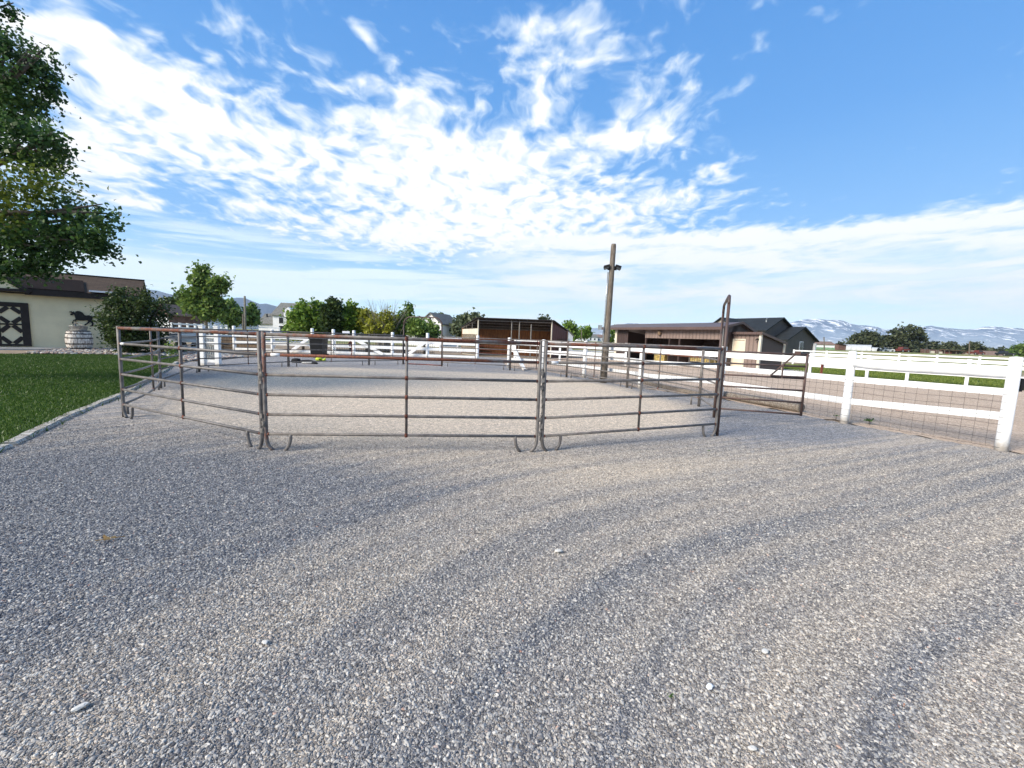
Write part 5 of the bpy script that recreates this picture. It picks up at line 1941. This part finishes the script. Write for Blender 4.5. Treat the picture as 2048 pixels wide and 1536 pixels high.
# ------------------------------------------------------------------ houses
def gable_house(t, o, L, W, ze, zr, wall, roof, ov=.35, ridge='x', prefix=''):
    """block with ridge along local x (or y); o = its corner in local coordinates; returns (wall, roof)"""
    x, y = o
    mb = MB()
    if ridge == 'x':
        mb.prism([(x, y, -.1), (x, y + W, -.1), (x, y + W, ze), (x, y + W / 2, zr), (x, y, ze)], (L, 0, 0))
    else:
        mb.prism([(x, y, -.1), (x + L, y, -.1), (x + L, y, ze), (x + L / 2, y, zr), (x, y, ze)], (0, W, 0))
    wl = mb.build(prefix + 'wall', wall, t)
    mb = MB()
    if ridge == 'x':
        s = (zr - ze) / (W / 2)
        for (ya, yb) in ((y - ov, y + W / 2), (y + W + ov, y + W / 2)):
            mb.prism([(x - ov, ya, ze - ov * s + .03), (x + L + ov, ya, ze - ov * s + .03), (x + L + ov, yb, zr + .03), (x - ov, yb, zr + .03)], (0, 0, .16))
    else:
        s = (zr - ze) / (L / 2)
        for (xa, xb) in ((x - ov, x + L / 2), (x + L + ov, x + L / 2)):
            mb.prism([(xa, y - ov, ze - ov * s + .03), (xa, y + W + ov, ze - ov * s + .03), (xb, y + W + ov, zr + .03), (xb, y - ov, zr + .03)], (0, 0, .16))
    rf = mb.build(prefix + 'roof', roof, t)
    return wl, rf


def window(t, c, w, h, rz=0.0, frame='wall_white', glass='glass_dark'):
    fr = MB().box(c, (w + .18, .06, h + .18), rz).build('window', frame, t)
    n = Matrix.Rotation(rz, 3, 'Z') @ Vector((0, -.035, 0))
    MB().box(Vector(c) + n, (w, .03, h), rz).build('pane', glass, fr)
    return fr


# dark house behind the brown shed
Y_ = 58.0
hc = at(1557, 690, Y_)
dh = thing('house', 'large dark grey house with black roof behind the brown shed', 'house', (hc.x, hc.y, 0), srz)
# main block: ridge along local x, its right end at the origin
gable_house(dh, (-7.2, -3.6), 7.2, 7.2, 3.8, 5.5, 'wall_dark', 'roof_dark', .4)
gable_house(dh, (-8.4, -4.1), 4.6, 6.0, 3.8, 5.45, 'wall_greige', 'roof_dark', .35, 'y', 'front_')  # sunlit gable, its light put into the paler wall colour
MB().prism([(-3.6, -3.66, -.1), (-.05, -3.66, -.1), (-.05, -3.66, 3.6), (-3.6, -3.66, 3.6)], (0, .05, 0)).build('front_wall', 'wall_greige', dh)  # paler skin on the sun side, sunlight painted into it
window(dh, (-1.5, -3.70, 3.0), 1.3, .9)
gable_house(dh, (-1.6, -1.6), 3.4, 7.4, 2.65, 4.3, 'wall_dark', 'roof_dark', .4, 'x', 'wing_')
MB().prism([(.1, -1.66, -.1), (1.76, -1.66, -.1), (1.76, -1.66, 2.5), (.1, -1.66, 2.5)], (0, .05, 0)).build('front_wall', 'wall_greige', dh)  # wing front also lightened by colour where the sun falls
window(dh, (1.0, -1.70, 2.05), 1.0, .6)
window(dh, (1.83, 2.2, 1.75), .75, 1.3, math.pi / 2)
MB().tube([(-1.2, -1.4, 4.7), (-1.2, -1.4, 5.3), (-1.1, -1.5, 5.5)], .09, 8).build('vent_pipe', 'galvanised', dh)
mb = MB()
mb.box((2.0, 5.5, 1.1), (.3, .3, 2.4))
mb.build('porch_post', 'wall_white', dh)

# white house left, with garage wing
Yh = 82.0
hc = at(547, 690, Yh)
k = Yh / FPX
wh = thing('house', 'white two-storey house with grey roof behind the bright green shrubs', 'house', (hc.x, hc.y, 0), .06)
W2 = 80 * k
gable_house(wh, (0, 0), W2, 8.0, 3.95, 6.4, 'wall_white', 'roof_grey', .3)
window(wh, (1.6, -.03, 2.9), .8, 1.1)
window(wh, (1.6, -.03, 1.2), .9, 1.3)
window(wh, (4.6, -.03, 2.9), .9, 1.1)
mb = MB()
mb.prism([(2.3, -.4, 3.6), (4.0, -.4, 3.6), (4.0, -.4, 4.8), (3.15, -.4, 5.5), (2.3, -.4, 4.8)], (0, 2.2, 0))
mb.build('dormer', 'wall_white', wh)
gable_house(wh, (-31 * k, .6), 32 * k, 6.4, 2.2, 4.1, 'wall_white', 'roof_grey', .3, 'x', 'garage_')
mb = MB()
for xx in (-2.4, -1.2):
    mb.lathe([(.16, 3.6), (.16, 4.1), (.22, 4.15)], (xx, 2.6, 0), 8)
mb.build('roof_vent', 'car_dark', wh)

# white gabled house behind the low arch
hc = at(832, 690, 62)
k = 62 / FPX
t = thing('house', 'white gabled house with grey roof behind the low arch', 'house', (hc.x, hc.y, 0), -.35)
gable_house(t, (.6, 0), 3.6, 5.5, 3.3, 4.75, 'wall_white', 'roof_grey', .25, 'y')
gable_house(t, (-2.6, 1.0), 3.3, 4.0, 2.8, 4.2, 'wall_white', 'roof_grey', .25, 'x', 'side_')
window(t, (2.4, -.03, 2.1), .8, 1.0)
window(t, (2.4, -.03, 4.0), .35, .4)
hc = at(883, 690, 88)
t = thing('house', 'low pale house with grey roof left of the open horse shed', 'house', (hc.x, hc.y, 0), .05)
gable_house(t, (0, 0), 6.2, 6, 2.6, 3.8, 'wall_white', 'roof_grey', .3)
window(t, (.7, -.03, 1.5), .8, .9)
far_tree('round_bush', 'dark clipped round bush against the low pale house', 896, 672, 86, [(896, 664, 5, 5)], 260, .4, .35, 'leaf_dark')

hc = at(1132, 690, 64)
t = thing('outbuilding', 'small pale gabled building touching the maroon end of the open shed', 'building', (hc.x, hc.y, 0), .3)
gable_house(t, (-.9, 0), 2.0, 3.0, 2.2, 3.1, 'wall_white', 'roof_grey', .15, 'y')
window(t, (.1, -.03, 1.4), .4, .7)
for px, Yq, Lq, lab, rm, rr in ((1153, 256, 7.0, 'white gabled house second from the maroon shed, front gable to camera', 'roof_grey', 'y'), (1174, 262, 6.8, 'grey roofed white house left of the tall wooden pole', 'roof_grey', 'x'),
                                (1191, 268, 6.6, 'white house with a red brown roof beside the tall wooden pole', 'roof_brown', 'x'), (1233, 240, 6.2, 'white gabled house seen through the brown shed posts', 'roof_grey', 'y')):
    hc = at(px, 690, Yq)
    t = thing('house', lab, 'house', (hc.x, hc.y, 0), .15, 'distant houses in a row')
    gable_house(t, (0, 0), Lq, 9, 2.5, 4.3, 'wall_white', rm, .25, rr)
    window(t, (Lq * .3, -.03, 1.3), 1.0, 1.1)
    window(t, (Lq * .7, -.03, 1.3), 1.0, 1.1)

# brown barn left and a roof before it
hc = at(351, 690, 66)
t = thing('barn', 'red brown barn with rust coloured roof left of the tall poplar', 'barn', (hc.x, hc.y, 0), .05)
gable_house(t, (-.4, 0), 2.9, 3.0, 3.3, 4.5, 'brick_brown', 'brick_brown', .2)
MB().box((.75, -.03, 3.0), (.9, .05, .6)).build('window', 'car_red', t)
MB().box((1.8, -.03, 2.9), (.7, .05, .6)).build('window', 'wall_white', t)
hc = at(322, 690, 58)
t = thing('outbuilding', 'brown gabled outbuilding just right of the corner shrub', 'building', (hc.x, hc.y, 0), -.25)
gable_house(t, (-.6, 0), 2.4, 3.4, 3.1, 4.3, 'brick_brown', 'roof_brown', .25, 'y')
MB().prism([(-.5, -.06, -.1), (1.7, -.06, -.1), (1.7, -.06, 2.7), (-.5, -.06, 2.7)], (0, .04, 0)).build('pale_front', 'wall_white', t)


def pole(px, pyb, pyt, Y, label, r=.12, arm=False, mat='old_wood', ptop=None):
    b = at(px, pyb, Y)
    tp = at(ptop or px, pyt, Y)
    t = thing('utility_pole', label, 'pole', (b.x, b.y, 0))
    tp.z -= t.location.z
    MB().tube([(0, 0, -.1), (tp.x - b.x, 0, tp.z)], [r, r * .75], 8).build('shaft', mat, t)
    if arm:
        MB().bar((tp.x - b.x - .8, 0, tp.z - .5), (tp.x - b.x + .8, 0, tp.z - .5), .1, .12).build('crossarm', mat, t)
        mb = MB()
        mb.lathe([(.2, 0), (.2, .6)], (tp.x - b.x - .35, 0, tp.z - 2.4), 8)
        mb.build('transformer', 'charcoal_cloth', t)
    return t


pole(490, 660, 592, 60, 'pale utility pole with a transformer in front of the blue hills', .17, mat='bark_pale', ptop=489.5)
pole(486, 660, 628, 59.5, 'short brown post against the pale utility pole', .15)
pole(1648, 706, 674, 110, 'dark thin pole right of the dark house', .16)
pole(1853, 716, 683, 150, 'pale thin pole by the tumbledown shed', .18, mat='bark_pale')
pole(1937, 718, 683, 120, 'thin leaning pole left of the red truck', .16, ptop=1939)
pole(1163, 690, 657, 75, 'thin dark pole in front of the rounded light tree', .09)
pole(1127, 690, 642, 90, 'far pole tip above the roof of the open shed', .1) if False else None

# arched hut
Yq = 125.0
a = at(1741, 706, Yq)
k = Yq / FPX
t = thing('arched_hut', 'silver corrugated half-round hut in the far field', 'hut', (a.x, a.y, 0), R(138))
rq = 1.72
n = 14
mb = MB()
Lq = 9.5
V_, F_ = [], []
for j in range(2):
    for i in range(n + 1):
        an = math.pi * i / n
        V_.append((Lq * j, rq * math.cos(an), rq * 1.05 * math.sin(an)))
F_ = [(i, i + 1, n + 1 + i + 1, n + 1 + i) for i in range(n)]
mb.add(V_, F_)
mb.build('shell', 'quonset_metal', t)
MB().prism([(0, rq * .98 * math.cos(math.pi * i / n), rq * 1.03 * math.sin(math.pi * i / n)) for i in range(n + 1)], (-.08, 0, 0)).build('end_wall', 'car_silver', t)
MB().box((-.12, 0, .8), (.06, 1.0, 1.6)).build('door', 'charcoal_cloth', t)
a = at(1756, 706, 128)
t = thing('arched_hut', 'low pale hut with a dark open end right of the silver one', 'hut', (a.x, a.y, 0), R(120))
mb = MB()
mb.add([(3.0 * j, 1.2 * math.cos(math.pi * i / n), 1.15 * math.sin(math.pi * i / n)) for j in range(2) for i in range(n + 1)], F_)
mb.build('shell', 'quonset_metal', t)
MB().prism([(0.02, 1.1 * math.cos(math.pi * i / n), 1.1 * math.sin(math.pi * i / n)) for i in range(n + 1)], (-.05, 0, 0)).build('end_wall', 'charcoal_cloth', t)

a = at(1631, 702, 118)
t = thing('greenhouse', 'low building with green side wall and brown roof far behind the dark house', 'building', (a.x, a.y, 0), -.2)
gable_house(t, (0, 0), 4.6, 5, 1.35, 2.1, 'wall_white', 'roof_brown', .2)
MB().prism([(-.1, -.1, -.1), (4.7, -.1, -.1), (4.7, -.1, .6), (-.1, -.1, .6)], (0, .05, 0)).build('side_panel', 'green_panel', t)
a = at(1676, 703, 122)
t = thing('shed', 'small red and brown lean-to left of the silver hut', 'shed', (a.x, a.y, 0))
mb = MB()
mb.prism([(0, 0, 0), (2.2, 0, 0), (2.2, 0, 1.4), (0, 0, 1.7)], (0, 1.5, 0))
mb.build('wall', 'brick_brown', t)
MB().prism([(-.2, -.3, 1.72), (2.4, -.3, 1.42), (2.4, 1.7, 1.42), (-.2, 1.7, 1.72)], (0, 0, .1)).build('roof', 'charcoal_cloth', t)

# tumbledown shed
a = at(1848, 716, 140)
k = 140 / FPX
t = thing('old_shed', 'tumbledown open shed of brown boards at the far field edge', 'shed', (a.x, a.y, .9))
Ws = 78 * k
MB().prism([(0, 1.5, 0), (Ws, 1.5, 0), (Ws, 1.5, 1.6), (0, 1.5, 1.9)], (0, .1, 0)).build('back_wall', 'brick_brown', t)
MB().prism([(Ws * .5, -.5, 1.85), (Ws * 1.02, -.5, 1.65), (Ws * 1.02, 1.8, 1.6), (Ws * .5, 1.8, 1.9)], (0, 0, .12)).build('roof', 'old_planks', t)
for q in (0, .12, .3, .34, .5, .62, .8, .98):
    MB().box((Ws * q, 0, .9), (.16, .16, 1.8)).build('post', 'old_wood', t)
mb = MB()
mb.box((Ws * .22, .4, .7), (1.6, .08, 1.3))
mb.box((Ws * .42, .3, .6), (1.3, .08, 1.2))
mb.build('boards', 'cream_panel', t)
MB().box((Ws * .62, .3, .65), (2.2, .08, 1.2)).build('panel', 'rust_red', t)

a = at(1958, 722, 150)
k = 150 / FPX
t = thing('long_barn', 'long low building with a tan brown roof at far right', 'building', (a.x, a.y, .35))
gable_house(t, (0, 0), 47 * k, 6, 1.0, 2.5, 'wall_greige', 'roof_brown', .3)
for i, px in enumerate((1963, 1971, 1979, 1987, 1995)):
    a = at(px, 722, 146)
    t = thing('wrapped_bale', 'white wrapped bale in the row before the long brown roof', 'bale', (a.x, a.y, .35), 0, 'white wrapped bales in a row')
    MB().tube([(-.55, 0, .5), (-.5, 0, .5), (.5, 0, .5), (.55, 0, .5)], [.42, .5, .5, .42], 12).build('wrap', 'wall_white', t, True)


def vehicle(name, label, cat, px, pyb, Y, L, paint, kind='car', rz=0.0, group=None):
    a = at(px, pyb, Y)
    t = thing(name, label, cat, (a.x, a.y, 0), rz, group)
    W, h = 1.75, .62
    mb = MB()
    mb.prism([(-L / 2, -W / 2, .32), (L / 2, -W / 2, .32), (L / 2, -W / 2, .78), (L / 2 - .2, -W / 2, .92), (-L / 2, -W / 2, .92)], (0, W, 0))
    mb.build('body', paint, t)
    if kind == 'pickup':
        c0, c1 = -.1, 1.15
    else:
        c0, c1 = -L * .32, L * .28
    mb = MB()
    mb.prism([(c0, -W * .44, .921), (c1 + .35, -W * .44, .921), (c1 - .05, -W * .44, 1.5), (c0 + .15, -W * .44, 1.5)], (0, W * .88, 0))
    mb.build('cabin', paint, t)
    mb = MB()
    mb.prism([(c0 + .12, -W * .445, .98), (c1 + .2, -W * .445, .98), (c1 - .07, -W * .445, 1.42), (c0 + .22, -W * .445, 1.42)], (0, W * .89, 0))
    mb.build('window', 'glass_dark', t)
    for sx in (-.31, .31):
        for sy in (-1, 1):
            w_ = MB().tube([(L * sx, sy * W * .5 - .1, .33), (L * sx, sy * W * .5 + .1, .33)], .33, 14).build('wheel', 'rubber', t)
            MB().tube([(L * sx, sy * W * .5 - .11, .33), (L * sx, sy * W * .5 + .11, .33)], .18, 10).build('rim', 'car_silver', w_)
    return t


vehicle('pickup_truck', 'red pickup truck at the far right beside the thin leaning pole', 'truck', 1950, 722, 140, 4.2, 'car_red', 'pickup')
vehicle('pickup_truck', 'dark truck right of the long brown roofed building', 'truck', 2008, 724, 130, 4.6, 'car_dark', 'pickup', math.pi)
vehicle('parked_car', 'white car under the tallest far tree', 'car', 1773, 708, 150, 4.0, 'car_white', group='cars at the far field edge')
vehicle('parked_car', 'silver car parked right of the tallest far tree trunk', 'car', 1811, 709, 152, 4.2, 'car_silver', group='cars at the far field edge')
vehicle('parked_car', 'dark grey car between the silver car and the tumbledown shed', 'car', 1828, 710, 150, 4.2, 'car_dark', group='cars at the far field edge')
vehicle('parked_car', 'small red car in the yellow field beyond the white fence', 'car', 1804, 711, 120, 2.6, 'car_red', group='cars at the far field edge')
vehicle('parked_car', 'white car by the left end of the tumbledown shed', 'car', 1842, 711, 150, 3.4, 'car_white', group='cars at the far field edge')

# ------------------------------------------------------------------ mountains
def mountain(name, mat, profile, Y, depth, amp, seed, nu=220, nv=46, base=-30):
    """profile: (px, py) of the skyline; a ridge with spurs running down towards the camera"""
    rg = np.random.default_rng(seed)
    px = np.linspace(profile[0][0], profile[-1][0], nu)
    py = np.interp(px, [q[0] for q in profile], [q[1] for q in profile])
    top = [at(x, y, Y) for x, y in zip(px, py)]
    X = np.array([q.x for q in top])
    H = np.array([q.z for q in top])
    V = np.linspace(0, 1, nv)
    ph = rg.uniform(0, 6.28, 14)
    fr = rg.uniform(.6, 1.4, 14)
    span = (X[-1] - X[0])
    gx = np.zeros((nv, nu, 3))
    for j, v in enumerate(V):
        # v: 0 foot near the camera, .75 crest, 1 back slope
        s = np.clip(v / .75, 0, 1)
        sh = s ** 1.25 if v <= .75 else 1 - (v - .75) / .25 * .8
        u = (X - X[0]) / span
        n = np.zeros(nu)
        for k in range(7):
            f = 9 * (1.75 ** k) * fr[k]
            n += (np.abs(np.sin(u * f + ph[k] + 1.1 * np.sin(v * (3 + k) + ph[k + 7]) * (1 + .2 * k))) - .6) / (1.55 ** k)
        fade = math.sin(math.pi * min(1, max(0, v / .75))) if v < .75 else 0
        h = base + (H - base) * sh + n * amp * fade * (.35 + .65 * (H - H.min() + 40) / (H.max() - H.min() + 40))
        d = Y - depth * (.75 - v)
        gx[j, :, 0] = X * d / Y
        gx[j, :, 1] = d
        gx[j, :, 2] = h
    r, c = np.meshgrid(np.arange(nv - 1), np.arange(nu - 1), indexing='ij')
    a = (r * nu + c).ravel()
    F = np.stack([a, a + 1, a + nu + 1, a + nu], 1)
    o = np_mesh(name, gx.reshape(-1, 3), F, mat)
    o.data.polygons.foreach_set('use_smooth', [True] * len(F))
    return tag(o, kind='structure')


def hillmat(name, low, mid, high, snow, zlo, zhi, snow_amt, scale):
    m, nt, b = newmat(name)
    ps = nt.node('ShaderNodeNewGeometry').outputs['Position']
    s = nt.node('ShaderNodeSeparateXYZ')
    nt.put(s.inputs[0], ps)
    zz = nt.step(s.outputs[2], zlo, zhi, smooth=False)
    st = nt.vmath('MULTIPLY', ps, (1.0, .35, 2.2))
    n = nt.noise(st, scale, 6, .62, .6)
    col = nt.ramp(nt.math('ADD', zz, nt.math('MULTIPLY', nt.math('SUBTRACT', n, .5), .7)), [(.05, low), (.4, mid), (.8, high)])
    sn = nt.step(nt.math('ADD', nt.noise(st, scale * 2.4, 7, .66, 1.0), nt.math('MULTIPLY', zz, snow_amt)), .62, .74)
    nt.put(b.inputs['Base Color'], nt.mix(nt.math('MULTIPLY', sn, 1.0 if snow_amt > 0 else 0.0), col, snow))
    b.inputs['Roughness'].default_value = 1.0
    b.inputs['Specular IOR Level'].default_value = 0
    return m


hillmat('hill_left_mat', (.055, .095, .15), (.035, .07, .125), (.035, .07, .135), (.5, .5, .5), 0, 300, -1, .004)  # blue of the distant air is put into these hill colours
hillmat('hill_right_mat', (.40, .44, .46), (.18, .25, .34), (.06, .115, .21), (1.0, 1.0, 1.0), 0, 330, .15, .0045)  # haze tint is mixed into the slope colours here too
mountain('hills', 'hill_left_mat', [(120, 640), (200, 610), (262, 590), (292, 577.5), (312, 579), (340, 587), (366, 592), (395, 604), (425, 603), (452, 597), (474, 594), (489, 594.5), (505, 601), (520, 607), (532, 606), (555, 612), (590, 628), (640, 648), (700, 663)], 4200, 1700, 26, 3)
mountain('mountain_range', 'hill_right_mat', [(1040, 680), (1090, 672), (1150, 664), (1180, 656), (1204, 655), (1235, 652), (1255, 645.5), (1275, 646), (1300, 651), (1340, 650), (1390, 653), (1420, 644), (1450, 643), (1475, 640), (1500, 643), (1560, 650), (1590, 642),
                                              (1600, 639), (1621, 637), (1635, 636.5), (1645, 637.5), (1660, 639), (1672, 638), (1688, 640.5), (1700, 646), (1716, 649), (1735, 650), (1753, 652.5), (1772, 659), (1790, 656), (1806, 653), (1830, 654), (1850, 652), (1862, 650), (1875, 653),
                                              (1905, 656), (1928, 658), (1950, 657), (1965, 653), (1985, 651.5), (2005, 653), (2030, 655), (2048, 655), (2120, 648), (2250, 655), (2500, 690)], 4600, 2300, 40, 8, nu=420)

# ------------------------------------------------------------------ small things on the gravel
for px, py, r_, lab, mt in ((1117, 1104, .024, 'flat white stone lying alone mid gravel', 'stone_pale'), (1419, 1376, .015, 'white chip of stone low on the right of the drive', 'white_paint'), (158, 1418, .017, 'bone pale stone near the lower left corner', 'stone_pale'),
                            (1530, 1305, .016, 'long tan stone on the right of the drive', 'stone_pale'), (530, 1287, .014, 'buff stone in the lower left wheel track', 'stone_pale'), (1505, 1540 - 40, .014, 'cream pebble at the bottom right of the drive', 'stone_pale')):
    q = gz(px, py)
    mb = MB()
    pts = []
    for zz, rr in ((0, .9), (.35, 1.0), (.6, .6)):
        for k in range(7):
            a = k * 2 * math.pi / 7
            e = r_ * rr * random.uniform(.75, 1.2)
            pts.append((1.5 * e * math.cos(a), .9 * e * math.sin(a), .006 + zz * r_ * .8))
    mb.add(pts, [(i * 7 + k, i * 7 + (k + 1) % 7, (i + 1) * 7 + (k + 1) % 7, (i + 1) * 7 + k) for i in range(2) for k in range(7)] + [tuple(range(14, 21))])
    o = mb.build('stone', mt)
    o.location = q
    o.rotation_euler = (0, 0, random.uniform(-1, 1))
    tag(o, lab, 'stone')
for px, py, h, lab, n_ in ((1739, 848, .10, 'green weed sprouting by the fence foot between two white posts', 60), (1417, 912, .03, 'tiny green weed in front of the gate arch', 16), (1342, 1428, .022, 'small green leaf sprig in the gravel near the camera', 14), (1672, 838, .06, 'small weed against the left white fence post', 26)):
    q = gz(px, py)
    tree('weed', lab, 'weed', (q.x, q.y, 0), [(q.x, q.y, h * .5, h * .8, h * .5, h * .5)], n_, h * .45, h * .25, 'leaf_weed', 'bark', h * .12, stems=3, per=6, crown='foliage')
q = gz(216, 1083)
t = thing('dry_leaf', 'curled brown dead leaf with stem on the dark gravel at left', 'leaf', (q.x, q.y, .012), .3)
V_, F_ = leaves(np.array([(0, 0, .012), (.03, .012, .01), (-.025, .01, .014)]), .045)
np_mesh('blade', V_, F_, 'dry_leaf', t)
MB().tube([(-.07, -.01, .008), (0, 0, .012), (.09, .03, .006)], .003, 5).build('stalk', 'dry_leaf', t)

# ------------------------------------------------------------------ the air
m = bpy.data.materials.new('haze_mat')
m.use_nodes = True
n_ = m.node_tree.nodes
n_.remove(n_['Principled BSDF'])
vol = n_.new('ShaderNodeVolumePrincipled')
vol.inputs['Color'].default_value = (.78, .90, 1.0, 1)
vol.inputs['Density'].default_value = .5 / 5000
m.node_tree.links.new(vol.outputs[0], n_['Material Output'].inputs['Volume'])
MATS['haze_mat'] = m
hz_ = MB().box((0, 0, 350), (13000, 13000, 800)).build('haze', 'haze_mat')
tag(hz_, kind='stuff')
